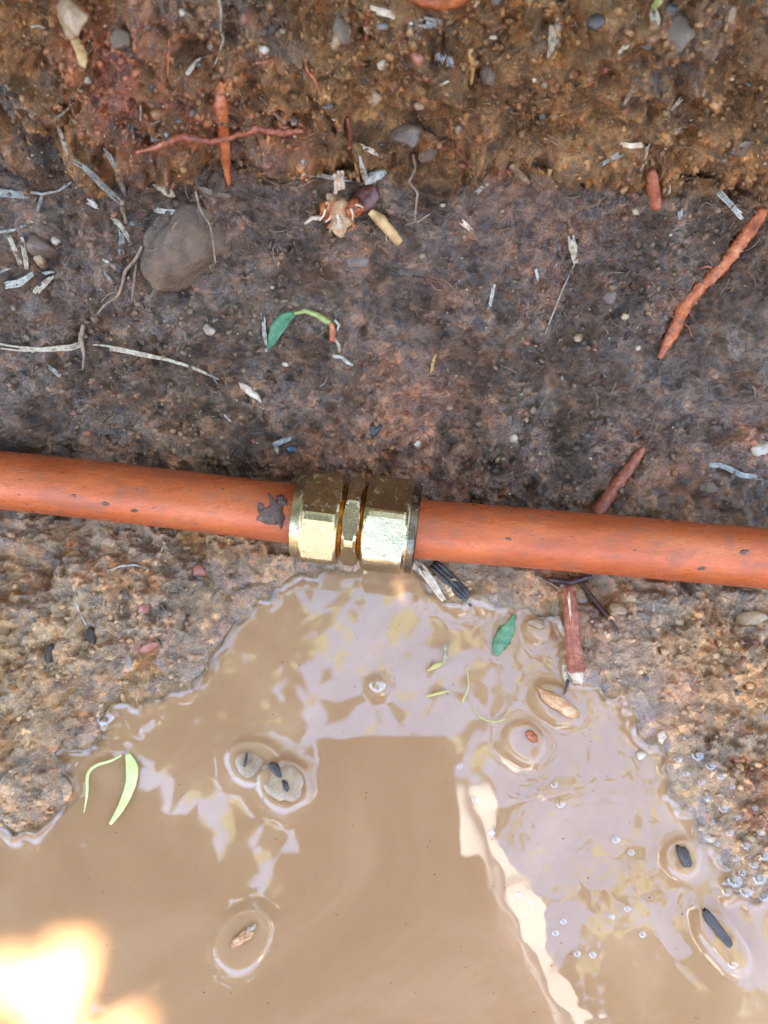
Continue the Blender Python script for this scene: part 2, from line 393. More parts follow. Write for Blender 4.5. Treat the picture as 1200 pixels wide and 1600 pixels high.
# ------------------------------------------------------------------ the puddle's outline
SHORE = [(-420, 1460), (-150, 1360), (-60, 1300), (0, 1288), (30, 1300), (72, 1290), (104, 1264), (116, 1232), (104, 1198), (90, 1178), (118, 1168),
         (152, 1165), (168, 1142), (176, 1116), (196, 1104), (246, 1100), (300, 1075), (326, 1034), (352, 1000), (378, 976),
         (402, 950), (430, 926), (462, 910), (495, 899), (520, 892), (548, 902), (566, 894), (610, 890), (648, 892), (664, 918), (690, 940), (722, 944),
         (742, 930), (760, 945), (786, 958), (820, 955), (852, 962), (880, 990), (884, 1030), (898, 1066), (924, 1070), (944, 1090), (968, 1092),
         (986, 1112), (994, 1150), (1010, 1168), (1036, 1172), (1046, 1200), (1050, 1232), (1068, 1268), (1082, 1306), (1112, 1334), (1146, 1356),
         (1130, 1376), (1140, 1402), (1176, 1412), (1200, 1398), (1230, 1440), (1300, 1560), (1500, 1620), (1700, 2300), (-700, 2300), (-600, 1500)]
def jagged(poly):
    out = []
    n = len(poly)
    rg = random.Random(3)
    for i in range(n):
        a = Vector(poly[i]); b = Vector(poly[(i + 1) % n])
        k = max(2, int((b - a).length / 9))
        nrm = Vector((-(b - a).y, (b - a).x)).normalized()
        for j in range(k):
            q = a.lerp(b, j / k)
            if -50 < q.x < 1250 and q.y < 1600: q = q + nrm * rg.uniform(-4.5, 4.5)
            out.append(q)
    return out
pts = np.array([[c.x, c.y] for c in (on_plane(q.x, q.y, 0) for q in jagged(SHORE))])
GX0, GX1, GY0, GY1, GS = -0.20, 0.20, -0.14, 0.10, 0.0010
gx = np.arange(GX0, GX1 + GS, GS); gy = np.arange(GY0, GY1 + GS, GS)
def sdf_grid():
    X, Y = np.meshgrid(gx, gy, indexing='ij')
    P0 = np.stack([X.ravel(), Y.ravel()], -1)
    d = np.full(len(P0), 1e9); inside = np.zeros(len(P0), bool)
    for i in range(len(pts)):
        a = pts[i]; b = pts[(i + 1) % len(pts)]
        ab = b - a; L = max((ab ** 2).sum(), 1e-14)
        t = np.clip(((P0 - a) @ ab) / L, 0, 1)
        q = P0 - a - t[:, None] * ab
        d = np.minimum(d, (q ** 2).sum(1))
        c = ((a[1] > P0[:, 1]) != (b[1] > P0[:, 1]))
        xi = a[0] + (P0[:, 1] - a[1]) * ab[0] / (ab[1] if abs(ab[1]) > 1e-12 else 1e-12)
        inside ^= c & (P0[:, 0] < xi)
    d = np.sqrt(d)
    return np.where(inside, -d, d).reshape(X.shape)      # + on land, - over water
SDF = sdf_grid()
def sd(x, y):
    fx = np.clip((x - GX0) / GS, 0, len(gx) - 1.001); fy = np.clip((y - GY0) / GS, 0, len(gy) - 1.001)
    i = fx.astype(int); j = fy.astype(int); a = fx - i; b = fy - j
    base = (SDF[i, j] * (1 - a) + SDF[i + 1, j] * a) * (1 - b) + (SDF[i, j + 1] * (1 - a) + SDF[i + 1, j + 1] * a) * b
    return base + (0.0022 * fbm(x, y, 0.0075, 301, 4, 0.6)) * np.exp(-(base / 0.006) ** 2)

# ------------------------------------------------------------------ ground: one sheet, trench floor, cut bank and the land beyond
def resample(poly, step):
    out = []
    for (a, b) in zip(poly[:-1], poly[1:]):
        L = math.dist(a, b); n = max(1, int(L / step))
        for k in range(n): out.append((a[0] + (b[0] - a[0]) * k / n, a[1] + (b[1] - a[1]) * k / n))
    out.append(poly[-1])
    return out
near = [(-60, 0.42), (-12, 0.40), (-3, 0.40), (-1.2, 0.38), (-0.70, 0.30), (-0.52, 0.22), (-0.42, 0.12), (-0.32, 0.02), (-0.2, -0.02), (-0.1, -0.02)]
view = [(-0.045, 0.0), (0.062, 0.0), (0.072, 0.004), (0.086, 0.0150), (0.100, 0.0275), (0.112, 0.0405), (0.121, 0.0515), (0.1268, 0.0572),
        (0.1278, 0.0605), (0.1226, 0.0634), (0.1228, 0.0675), (0.1268, 0.0780), (0.1310, 0.0930), (0.1370, 0.1150)]
far = [(0.142, 0.135), (0.150, 0.18), (0.17, 0.30), (0.20, 0.40), (0.26, 0.44), (0.5, 0.46), (1.5, 0.47), (5, 0.48), (20, 0.5), (60, 0.5)]
STEP = 0.00036
prof = resample(near, 0.05)[:-1] if False else near[:-1]
prof = [q for q in near] + resample(view, STEP) + far
prof = np.array(prof)
xd = np.arange(-0.128, 0.1281, STEP)
xo = [0.132, 0.14, 0.155, 0.18, 0.22, 0.3, 0.45, 0.8, 1.5, 4, 15, 60]
xs = np.concatenate([[-q for q in reversed(xo)], xd, xo])
nr, nc = len(prof), len(xs)
# smooth the profile a little inside the dense part
k0, k1 = len(near), nr - len(far)
ker = np.exp(-np.linspace(-2, 2, 15) ** 2); ker /= ker.sum()
for c in (0, 1):
    seg = np.pad(prof[k0:k1, c], 7, mode='edge'); sm = np.convolve(seg, ker, 'valid')
    sm[:8] = prof[k0:k0 + 8, c]; sm[-8:] = prof[k1 - 8:k1, c]
    prof[k0:k1, c] = sm
S = np.concatenate([[0], np.cumsum(np.hypot(*np.diff(prof, axis=0).T))])
s_ref = S[k0]
S = S - s_ref
XX, SS = np.meshgrid(xs, S)
YY = np.repeat(prof[:, 0:1], nc, 1).copy(); ZZ = np.repeat(prof[:, 1:2], nc, 1).copy()
dense = (np.abs(XX) < 0.1285) & (np.arange(nr)[:, None] >= k0 - 1) & (np.arange(nr)[:, None] <= k1)
# the ledge runs a little lower on the right, wavy
led = sstep(0.100, 0.125, ZZ * 0 + SS) * 0 + sstep(0.15, 0.19, SS)
inview = (np.arange(nr)[:, None] >= k0) & (np.arange(nr)[:, None] < k1)
wob = -0.055 * np.clip(XX, -0.13, 0.13) * 0.9 + 0.006 * fbm(XX, XX * 0 + 3.3, 0.05, 11, 3)
ZZ = ZZ + np.where(inview | (SS > S[k1 - 1]) & (SS < S[k1 - 1] + 0.2), wob * led * (SS < S[k1 - 1] + 0.2), 0)
# the floor by the water
D = sd(XX, YY)
lowm = (YY > -0.13) & (YY < 0.10) & (np.abs(XX) < 0.19) & (ZZ < 0.03)
shelf = np.where(D > 0, 0.0016 * (1 - np.exp(-D / 0.0016)) + 0.0052 * (1 - np.exp(-D / 0.02)), np.maximum(np.where(D > -0.003, D * 0.22, -0.00066 + (D + 0.003) * 0.9), -0.012))
fade = 1 - sstep(0.062, 0.098, YY)
ZZ = ZZ + np.where(lowm, shelf * np.where(D > 0, fade, 1), 0)
V = np.stack([XX, YY, ZZ], -1)
# normals by differences
du = np.gradient(V, axis=1); dv = np.gradient(V, axis=0)
N = np.cross(du, dv); N /= np.maximum(np.linalg.norm(N, axis=-1, keepdims=True), 1e-12)
upper = sstep(0.189, 0.196, SS + 0.010 * fbm(XX, SS, 0.03, 91, 3))          # brown layer of the cut face
near_water = np.exp(-np.clip(D, 0, 1) / 0.006) * (YY < 0.09)
amp = 0.72 + 0.5 * upper - 0.3 * near_water
c1, id1 = clods(XX, SS, 0.011, 21, 0.5)
c2, id2 = clods(XX + 0.3, SS, 0.0048, 22, 0.55)
c3, id3 = clods(XX + 0.7, SS, 0.0022, 23, 0.6)
mask2 = np.clip(fbm(XX, SS, 0.03, 31, 3) * 2 + 0.65, 0.15, 1.3)
ridge = 1 - 2 * np.abs(fbm(XX + 0.2, SS, 0.009, 15, 4, 0.6))
wx_ = XX + 0.006 * fbm(XX, SS, 0.006, 17, 4, 0.6); ws_ = SS + 0.006 * fbm(XX, SS, 0.006, 18, 4, 0.6)
c1, id1 = clods(wx_, ws_, 0.012, 21, 0.38)
c2, id2 = clods(wx_ + 0.3, ws_, 0.0052, 22, 0.34)
c3, id3 = clods(wx_ + 0.7, ws_, 0.0024, 23, 0.38)
wl = fbm(XX + 0.006 * fbm(XX, SS, 0.012, 45, 2), SS, 0.011, 46, 4, 0.58)
lumps_ = np.sign(wl) * np.abs(wl) ** 0.8
disp = (0.0065 * fbm(XX, SS, 0.05, 1, 3) + 0.0058 * lumps_
        + 0.0034 * c1 * (0.3 + 0.7 * upper) * mask2 * (0.3 + id1) + 0.0018 * c2 * mask2 * (0.3 + id2) + 0.0016 * c3 * (0.3 + id3)
        + 0.0018 * ridge * (0.4 + 0.6 * mask2) + 0.0021 * fbm(XX, SS, 0.0034, 9, 4, 0.68))
def wpos(u, v, guess):
    return None
disp = np.where(dense, disp * amp, 0)
disp = disp * np.where(D < 0.012, 0.25 + 0.75 * np.clip(D / 0.012, 0, 1), 1) * np.where((D < 0), 0.5, 1)
V = V + N * disp[..., None]
# never let land bumps sink under the water next to the shore
landm = lowm & (D > 0.0006)
V[..., 2] = np.where(landm, np.maximum(V[..., 2], 0.0006 + 0.25 * np.minimum(D, 0.004)), V[..., 2])
# the low hollow that lies under the pipe: keep the soil off the pipe's upper half
PZ = 0.0135
PIPE_L = [on_plane(u, v, PZ) for u, v in ((-620, 690), (-300, 722), (0, 750), (230, 775), (456, 803))]
PIPE_R = [on_plane(u, v, PZ) for u, v in ((660, 828), (900, 847), (1200, 873), (1500, 900), (1850, 928))]
ax = PIPE_L + PIPE_R
axx = np.array([q.x for q in ax]); axy = np.array([q.y for q in ax])
pc = np.interp(V[..., 0], axx, axy)
dy = (V[..., 1] - pc)
nearp = np.abs(dy) < 0.0115
capz = np.where(np.abs(dy) < 0.008, PZ - 0.0064, PZ - 0.0064 + (np.abs(dy) - 0.008) * 2.4)
pm = nearp & (np.abs(V[..., 0]) < 0.19) & (V[..., 2] < 0.05)
capz = capz - np.where((V[..., 0] > -0.03) & (V[..., 0] < 0.016), 0.0045, 0)      # room for the nuts
V[..., 2] = np.where(pm, np.minimum(V[..., 2], capz), V[..., 2])
V[..., 2] = np.where(pm & (np.abs(dy) < 0.004) & (D > 0.002), np.maximum(V[..., 2], PZ - 0.0078 - np.where((V[..., 0] > -0.03) & (V[..., 0] < 0.016), 0.0045, 0)), V[..., 2])

# coarse tree for dropping things on the ground
def make_bvh(V):
    sub = V[k0:k1:3, 12:nc - 12:3]
    a, b = sub.shape[:2]
    idx = np.arange(a * b).reshape(a, b)
    q = np.stack([idx[:-1, :-1], idx[:-1, 1:], idx[1:, 1:], idx[1:, :-1]], -1).reshape(-1, 4)
    return BVHTree.FromPolygons([tuple(x) for x in sub.reshape(-1, 3).tolist()], q.tolist())
BVH = make_bvh(V)
def hit(u, v):
    d = ray(u, v)
    loc, nrm, i, dist = BVH.ray_cast(CAM, d)
    if loc is None: 
        return on_plane(u, v, 0.001), Vector((0, 0, 1))
    if loc.z < 0.0002 and loc.y < 0.07: 
        return on_plane(u, v, 0.0003), Vector((0, 0, 1))
    if nrm.dot(d) > 0: nrm = -nrm
    return loc, nrm

# local dents and hollows: (u, v, radius px, depth mm)
for (u, v, r, dep) in [(28, 122, 26, 5), (82, 218, 22, 3), (700, 62, 34, 6), (556, 190, 26, 4), (600, 215, 26, 4), (470, 20, 40, 3), (330, 255, 60, 3), (800, 270, 60, 2.5),
                       (700, 262, 60, 3.5), (1022, 255, 34, 4), (380, 330, 40, 4), (320, 595, 60, 3), (590, 200, 40, 3), (900, 655, 40, 2), (370, 400, 25, 4),
                       (395, 150, 40, 3), (910, 148, 16, 3), (1150, 955, 28, 2), (860, 960, 20, 1), (80, 880, 60, 1.5), (540, 470, 70, 2), (1000, 660, 40, 2.5), (600, 680, 16, 3)]:
    c, n = hit(u, v)
    rad = mm(r, c)
    dd = np.linalg.norm(V - np.array(c), axis=-1)
    fall = np.exp(-(dd / rad) ** 2)
    V = V - (fall * dep * 0.001 * (0.7 + 0.8 * (fbm(XX, SS, 0.006, 77, 3) + 0.5)))[..., None] * np.array(n)
BVH = make_bvh(V)

# ---- soil colour (real pigment: layers, rust stains, silt), wetness
def C(r, g, b): return np.array([r, g, b])
nz1 = fbm(XX, SS, 0.035, 41, 4, 0.6); nz2 = fbm(XX, SS, 0.010, 51, 4, 0.6); nz3 = fbm(XX, SS, 0.003, 61, 3, 0.6)
brown = C(0.184, 0.086, 0.030); ochre = C(0.275, 0.133, 0.043); dark = C(0.104, 0.057, 0.029); greyb = C(0.173, 0.106, 0.058)
rust = C(0.265, 0.078, 0.028); tan = C(0.551, 0.322, 0.147); greyt = C(0.367, 0.234, 0.124)
def mixc(A, B, t): return A + (B - A) * np.clip(t, 0, 1)[..., None]
up = mixc(np.broadcast_to(brown, V.shape), ochre, 0.5 + 1.6 * nz2 + 0.6 * nz1)
up = up * np.array([1.26, 1.29, 1.22])
up = mixc(up, C(0.112, 0.075, 0.046), 1.8 * (nz1 * 0.7 + nz2 - 0.05))
lo = mixc(np.broadcast_to(dark, V.shape), greyb, 0.35 + 1.6 * nz2)
lo = mixc(lo, C(0.204, 0.093, 0.042), 1.5 * (nz1 + 0.6 * nz2 - 0.02))
Cc = mixc(lo, up, upper)
bank = mixc(np.broadcast_to(tan, V.shape), greyt, 0.40 + 1.8 * nz2 + nz1)
bank = mixc(bank, C(0.408, 0.181, 0.075), 1.6 * (nz1 - nz2 - 0.05))
Cc = mixc(Cc, bank, (1 - sstep(0.052, 0.066, YY + 0.01 * nz1)) * 0.9)
for (u, v, r, col, s) in [(215, 135, 120, rust, 0.75), (90, 70, 90, rust, 0.35), (320, 170, 80, rust, 0.6), (610, 715, 110, C(0.337, 0.142, 0.056), 0.8), (690, 640, 70, C(0.275, 0.106, 0.046), 0.5),
                          (480, 720, 60, C(0.326, 0.133, 0.052), 0.6), (180, 690, 120, C(0.286, 0.150, 0.065), 0.6), (270, 700, 60, C(0.337, 0.168, 0.065), 0.5), (460, 215, 60, rust, 0.5),
                          (740, 225, 90, C(0.224, 0.088, 0.040), 0.5), (560, 400, 50, C(0.245, 0.115, 0.052), 0.5), (690, 480, 40, C(0.245, 0.097, 0.040), 0.5), (1060, 770, 70, C(0.275, 0.123, 0.052), 0.6),
                          (1180, 690, 40, C(0.337, 0.133, 0.058), 0.7), (860, 930, 60, C(0.347, 0.150, 0.065), 0.8), (930, 970, 60, C(0.408, 0.185, 0.078), 0.6), (1090, 1060, 70, C(0.469, 0.221, 0.098), 0.7),
                          (220, 640, 80, dark, 0.4), (80, 560, 120, greyb, 0.4), (1130, 130, 140, C(0.224, 0.110, 0.042), 0.5), (90, 1000, 110, C(0.510, 0.310, 0.144), 0.5),
                          (10, 1120, 60, C(0.408, 0.318, 0.196), 0.5), (410, 880, 60, C(0.204, 0.102, 0.049), 0.6), (300, 880, 90, C(0.224, 0.142, 0.082), 0.6), (30, 880, 60, C(0.214, 0.115, 0.058), 0.6),
                          (1000, 920, 120, C(0.306, 0.212, 0.131), 0.6), (90, 380, 60, C(0.204, 0.115, 0.058), 0.4), (1110, 1000, 60, greyt, 0.4), (410, 60, 80, C(0.255, 0.133, 0.052), 0.5)]:
    c, n = hit(u, v)
    rad = mm(r, c)
    dd = np.linalg.norm(V - np.array(c), axis=-1)
    t = np.exp(-(dd / rad) ** 2) * (1 + 1.6 * nz2 + 0.8 * nz3) * s
    Cc = mixc(Cc, col, t)
tint = np.where(c2 > 0.05, 0.85 + 0.35 * id2, 1.0) * np.where(c3 > 0.04, 0.85 + 0.35 * id3, 1.0) * (1 + 0.5 * nz3)
Cc = Cc * np.clip(tint, 0.5, 1.7)[..., None]
silt_t = np.exp(-(np.clip(D - 0.0002, 0, 1) / 0.0022) ** 1.5) * (YY < 0.075) * (0.75 + nz2)
Cc = mixc(Cc, C(0.44, 0.32, 0.21), silt_t * 0.75)
Cc = np.where((D < 0)[..., None] & lowm[..., None], C(0.40, 0.27, 0.165) * (1 + 0.8 * nz2[..., None]), Cc)
Cc = np.where((YY < -0.14)[..., None], C(0.13, 0.08, 0.045), Cc)
Cc = np.clip(Cc * np.array([1.08, 1.02, 0.95]), 0.004, 0.8)
wet = np.clip(0.62 + 1.0 * nz1 + 0.9 * nz2 + 0.9 * near_water - 0.25 * upper, 0, 1)
right_wet = sstep(0.03, 0.06, XX) * (YY < 0.05) * np.exp(-np.clip(D, 0, 1) / 0.02)
wet = np.clip(wet + right_wet * 0.8, 0, 1)

gme = grid_mesh('ground', V)
ca = gme.attributes.new('Col', 'FLOAT_COLOR', 'POINT')
ca.data.foreach_set('color', np.concatenate([Cc, np.ones(Cc.shape[:2] + (1,))], -1).astype(np.float32).ravel())
wa = gme.attributes.new('wet', 'FLOAT', 'POINT')
wa.data.foreach_set('value', wet.astype(np.float32).ravel())
ground = link('ground', gme, M['soil'])
tag(ground, 'brown and dark grey trench soil with cut bank', None, None, 'structure')

# ------------------------------------------------------------------ the water
ISL = [  # u, v, half length px, half width px, angle deg (image, clockwise from +u), lift mm
    (398, 1190, 52, 44, 20, 1.2), (446, 1226, 56, 46, 30, 1.2), (380, 1466, 62, 54, -45, 0.7), (872, 1098, 52, 34, 35, 0.9), (822, 1160, 38, 38, 0, 0.9),
    (1064, 1340, 34, 36, 70, 1.0), (1128, 1466, 62, 30, 55, 1.1), (840, 982, 24, 22, 0, 0.9), (870, 1236, 10, 36, 75, 0.3), (162, 1122, 20, 18, 0, 0.8), (1032, 1150, 20, 22, 0, 0.9),
    (590, 1072, 14, 16, 0, 0.5), (786, 996, 20, 34, 0, 0.3)]
WS = 0.00042
wx = np.concatenate([[-0.5, -0.3, -0.2], np.arange(-0.135, 0.1351, WS), [0.2, 0.3, 0.5]])
wy = np.concatenate([[-0.33, -0.25, -0.18, -0.12], np.arange(-0.075, 0.062, WS)])
WX, WY = np.meshgrid(wx, wy)
DW = sd(WX, WY)
Zw = 0.00002 * fbm(WX, WY, 0.012, 71, 3) + np.clip(0.0013 + 0.0020 * fbm(WX, WY, 0.012, 305, 3), 0.0003, 0.0022) * np.exp(-np.clip(-DW, 0, 1) / np.clip(0.0012 + 0.0016 * fbm(WX, WY, 0.02, 309, 2), 0.0006, 0.0024))
# gentle standing ripples in the inlet on the right
for (u, v, hl, hw, an, lift) in ISL:
    c = on_plane(u, v, 0)
    a = R(an); sx = mm(hl, c) * 0.7; sy = mm(hw, c) * 0.7
    ex = (WX - c.x) * math.cos(a) - (WY - c.y) * math.sin(a); ey = (WX - c.x) * math.sin(a) + (WY - c.y) * math.cos(a)
    ex = (WX - c.x) * math.cos(a) + (WY - c.y) * -math.sin(a)
    rho = np.sqrt((ex / sx) ** 2 + (ey / sy) ** 2)
    wobble = 1 + 0.25 * fbm(WX, WY, 0.006, int(u), 2)
    edge = (rho * wobble - 1) * min(sx, sy)
    prof_i = np.where(edge > 0, np.exp(-edge / 0.0012), 1.0)
    Zw = np.maximum(Zw, Zw * 0.5 + lift * 0.00095 * prof_i)
bt = sstep(0.012, 0.05, WX) * sstep(-0.09, -0.02, WY) 
Zw = Zw + 0.00006 * bt * fbm(WX, WY, 0.006, 81, 3)
wme = grid_mesh('water', np.stack([WX, WY, Zw], -1))
sa = wme.attributes.new('silt', 'FLOAT', 'POINT')
sa.data.foreach_set('value', sstep(-0.0012, 0.0016, -DW + 0.0016 * fbm(WX, WY, 0.006, 333, 3)).astype(np.float32).ravel())
water = link('water', wme, M['water'])
tag(water, 'muddy tan puddle water mirroring the sky', None, None, 'structure')


# ------------------------------------------------------------------ builders for small things
from mathutils import noise as mnoise
def catmull(P, n):
    out = []
    m_ = len(P)
    for i in range(m_ - 1):
        p0 = P[max(i - 1, 0)]; p1 = P[i]; p2 = P[i + 1]; p3 = P[min(i + 2, m_ - 1)]
        for k in range(n):
            t = k / n
            out.append(0.5 * ((2 * p1) + (p2 - p0) * t + (2 * p0 - 5 * p1 + 4 * p2 - p3) * t * t + (3 * p1 - p0 - 3 * p2 + p3) * t ** 3))
    out.append(P[-1] * 1.0)
    return out
def tube_mesh(name, pts, rad, nrm=None, sides=8, flat=1.0, jit=0.0, sub=4, seed=0, cap=True, twist=0.0):
    P = catmull([Vector(q) for q in pts], sub)
    RR = [r[0] for r in catmull([Vector((r, 0, 0)) for r in rad], sub)]
    NN = catmull([Vector(q) for q in nrm], sub) if nrm else [Vector((0, 0, 1))] * len(P)
    rg = random.Random(seed)
    verts = []; faces = []
    for i, (q, r) in enumerate(zip(P, RR)):
        T = (P[min(i + 1, len(P) - 1)] - P[max(i - 1, 0)])
        T = T.normalized() if T.length > 1e-9 else Vector((1, 0, 0))
        sd_ = T.cross(NN[i]).normalized(); up_ = sd_.cross(T).normalized()
        if twist:
            qn = Quaternion(T, twist * i / len(P)); sd_ = qn @ sd_; up_ = qn @ up_
        for k in range(sides):
            a = 2 * math.pi * k / sides
            rj = max(r, 1e-5) * (1 + jit * rg.uniform(-1, 1))
            verts.append(q + sd_ * (rj * math.cos(a)) + up_ * (rj * flat * math.sin(a)))
    n = len(P)
    for i in range(n - 1):
        for k in range(sides):
            a = i * sides + k; b = i * sides + (k + 1) % sides
            faces.append((a, b, b + sides, a + sides))
    if cap:
        faces.append(tuple(reversed(range(sides)))); faces.append(tuple(range((n - 1) * sides, n * sides)))
    me = bpy.data.meshes.new(name)
    me.from_pydata([tuple(q) for q in verts], [], faces); me.update()
    return me
def drape(px, step=11, lift=0.0004, stiff=3, land=True):
    """Follow a line of photograph points over the ground: positions and normals."""
    dens = []
    for a, b in zip(px[:-1], px[1:]):
        L = math.dist(a, b); n = max(1, int(L / step))
        for k in range(n): dens.append((a[0] + (b[0] - a[0]) * k / n, a[1] + (b[1] - a[1]) * k / n))
    dens.append(px[-1])
    T = []; NS = []
    for u, v in dens:
        c, n = hit(u, v); T.append((c - CAM).length); NS.append(n)
    T = np.array(T)
    if len(T) > 2:
        Tm = T.copy()
        for _ in range(stiff):
            Tm[1:-1] = (Tm[:-2] + 2 * Tm[1:-1] + Tm[2:]) / 4
        T = np.minimum(Tm, T + 0.0004)
        for _ in range(2): T[1:-1] = (T[:-2] + 2 * T[1:-1] + T[2:]) / 4
    avg = Vector((0, 0, 0))
    for n in NS: avg += n
    avg.normalize()
    P = [CAM + ray(u, v) * (t - lift) for (u, v), t in zip(dens, T)]
    N = [(n * 0.3 + avg).normalized() for n in NS]
    return P, N
def strip(name, px, w, mat, label=None, cat=None, flat=0.35, taper='ends', parent=None, group=None, lift=None, jit=0.12, sides=7, seed=None, kind=None, stiff=3):
    """A straw, blade, root or fibre lying along photograph points; w = width in pixels (number or list)."""
    seed = seed if seed is not None else int(px[0][0] * 7 + px[0][1])
    c, _ = hit(*px[len(px) // 2])
    ws = w if isinstance(w, (list, tuple)) else [w, w]
    r0 = mm(max(ws), c) / 2
    Ltot = sum(math.dist(a, b) for a, b in zip(px[:-1], px[1:]))
    P, N = drape(px, step=max(2.5, min(11, Ltot / 8)), lift=(r0 * flat * (0.75 if flat < 0.7 else 0.4) + 0.0002) if lift is None else lift, stiff=stiff)
    n = len(P)
    rads = []
    for i in range(n):
        t = i / (n - 1) * (len(ws) - 1); k = min(int(t), len(ws) - 2)
        r = mm(ws[k] + (ws[k + 1] - ws[k]) * (t - k), c) / 2
        r *= 1 + 1.2 * jit * mnoise.noise(Vector((i * 0.8, seed * 0.37, 0)))
        if taper == 'ends' and i in (0, n - 1): r *= 0.8
        if taper == 'point' and i == n - 1: r *= 0.12
        if taper == 'both' and i in (0, n - 1): r *= 0.15
        rads.append(r)
    if name in ('straw', 'splinter', 'grass_blade', 'wood_chip', 'stick', 'twig', 'seed_husk', 'fibre') and max(ws) >= 5:
        rg = random.Random(seed); bm_ = bmesh.new(); ns = 3 if max(ws) >= 7 else 2      # split fibres, uneven at the ends
        for k in range(ns):
            o0 = (k - (ns - 1) / 2) * 0.62; a0 = rg.randint(0, max(0, n // 5)); b0 = n - rg.randint(0, max(0, n // 5))
            if k == 0: a0 = 0
            if k == ns - 1: b0 = n
            PP = []
            for i in range(a0, b0):
                T_ = (P[min(i + 1, n - 1)] - P[max(i - 1, 0)]).normalized(); s2 = T_.cross(N[i]).normalized()
                sp = 1 + 0.9 * (abs(i / (n - 1) - 0.5) * 2) ** 3 * rg.uniform(0.4, 1.2)
                PP.append(P[i] + s2 * (rads[i] * o0 * sp) + N[i] * rads[i] * rg.uniform(-0.12, 0.2))
            m_ = tube_mesh('tmp', PP, [r * (0.62 if ns == 2 else 0.46) for r in rads[a0:b0]], N[a0:b0], 6, min(1.0, flat * 1.6), jit * 1.5, 2, seed + k)
            bm_.from_mesh(m_); bpy.data.meshes.remove(m_)
        me_ = bpy.data.meshes.new(name); bm_.to_mesh(me_); bm_.free()
    else:
        me_ = tube_mesh(name, P, rads, N, sides, flat, jit, 3, seed)
    o = link(name, me_, M[mat])
    if parent is not None: adopt(o, parent)
    if label: tag(o, label, cat, group, kind)
    return o
def lump_mesh(name, c, n, ang, a, b, h, seed=0, facets=6, rough=0.16, sub=3, sink=0.0):
    e1 = Vector((math.cos(R(ang)), -math.sin(R(ang)) * UPV.y, -math.sin(R(ang)) * UPV.z))
    e1 = (e1 - n * e1.dot(n)).normalized(); e2 = n.cross(e1)
    bm = bmesh.new()
    bmesh.ops.create_icosphere(bm, subdivisions=sub, radius=1.0)
    rg = random.Random(seed)
    planes = []
    for _ in range(facets):
        d = Vector((rg.gauss(0, 1), rg.gauss(0, 1), rg.gauss(0, 1))).normalized()
        planes.append((d, rg.uniform(0.55, 0.88)))
    off = Vector((rg.uniform(-50, 50), rg.uniform(-50, 50), rg.uniform(-50, 50)))
    for vv in bm.verts:
        q = vv.co.copy()
        for d, k in planes:
            e = q.dot(d) - k
            if e > 0: q -= d * e * 0.9
        q *= 1 + rough * mnoise.fractal(q * 2.2 + off, 1.0, 2.0, 4)
        vv.co = c + e1 * (q.x * a) + e2 * (q.y * b) + n * (q.z * h - sink)
    me = bpy.data.meshes.new(name); bm.to_mesh(me); bm.free()
    return me
def lump(name, u, v, lpx, wpx, ang, mat, label=None, cat=None, h=0.6, sink=0.35, seed=None, facets=6, rough=0.16, parent=None, group=None, sub=3, at=None):
    c, n = hit(u, v) if at is None else at
    a = mm(lpx, c) / 2; b = mm(wpx, c) / 2; hh = h * b
    o = link(name, lump_mesh(name, c, n, ang, a, b, hh, seed if seed is not None else int(u * 3 + v), facets, rough, sub, sink * hh), M[mat])
    if parent is not None: adopt(o, parent)
    if label: tag(o, label, cat, group)
    return o

# ------------------------------------------------------------------ copper pipes and brass coupling
def pipe(name, axis, label):
    n = len(axis)
    P = catmull(axis, 14)
    return tag(link(name, tube_mesh(name, P, [0.0074] * len(P), None, 48, 1.0, 0.0, 1), M['pipe']), label, 'pipe')
pl = PIPE_L[:-1] + [PIPE_L[-1].lerp(PIPE_R[0], 0.10)]
pr = [PIPE_R[0].lerp(PIPE_L[-1], 0.10)] + PIPE_R[1:]
pipe_l = pipe('copper_pipe', pl, 'dull orange copper pipe entering the coupling from the left, mud smear near its end')
pipe_r = pipe('copper_pipe', pr, 'dull orange copper pipe running from the coupling to the right edge, pale sheen along it')
A = on_plane(464, 803.5, PZ); B = on_plane(651, 826.5, PZ)
axis = (B - A); LEN = axis.length; X1 = axis.normalized()
Z1 = (Vector((0, 0, 1)) - X1 * X1.z).normalized(); Y1 = Z1.cross(X1)
view_up = (CAM - (A + B) / 2); view_up = (view_up - X1 * view_up.dot(X1)).normalized()
ref_a = math.atan2(view_up.dot(Z1), view_up.dot(Y1))
coup = tag(empty('pipe_coupling', (A + B) / 2 - Vector((0, 0, 0.0118))), 'brass compression coupling with two hexagonal nuts joining the orange pipes', 'coupling')
def hexrad(a, phase, apothem):
    t = (a - phase + math.pi / 6) % (math.pi / 3) - math.pi / 6
    t = ((a - phase) % (math.pi / 3))
    t = t - math.pi / 6                                   # corner at phase
    return apothem / math.cos(t)
def turned(name, stations, mat, phase=None, apothem=0.0, seg=120, parent=coup):
    """Lathe along the coupling; stations (px along, round radius, use hex) ; the hex is cut by the round radius, so corners are chamfered."""
    verts = []; faces = []
    for (s, rr_, hx) in stations:
        x = s / 209.0 * LEN
        for k in range(seg):
            a = 2 * math.pi * k / seg
            r = rr_
            if hx: r = min(rr_, hexrad(a, phase, apothem))
            verts.append(A + X1 * x + Y1 * (r * math.cos(a)) + Z1 * (r * math.sin(a)))
    n = len(stations)
    for i in range(n - 1):
        for k in range(seg):
            p_ = i * seg + k; q_ = i * seg + (k + 1) % seg
            faces.append((p_, q_, q_ + seg, p_ + seg))
    me = bpy.data.meshes.new(name)
    me.from_pydata([tuple(q) for q in verts], [], faces); me.update()
    o = link(name, me, M[mat], None, False)
    adopt(o, parent)
    return o
AP = 0.0110; RC = 0.01225
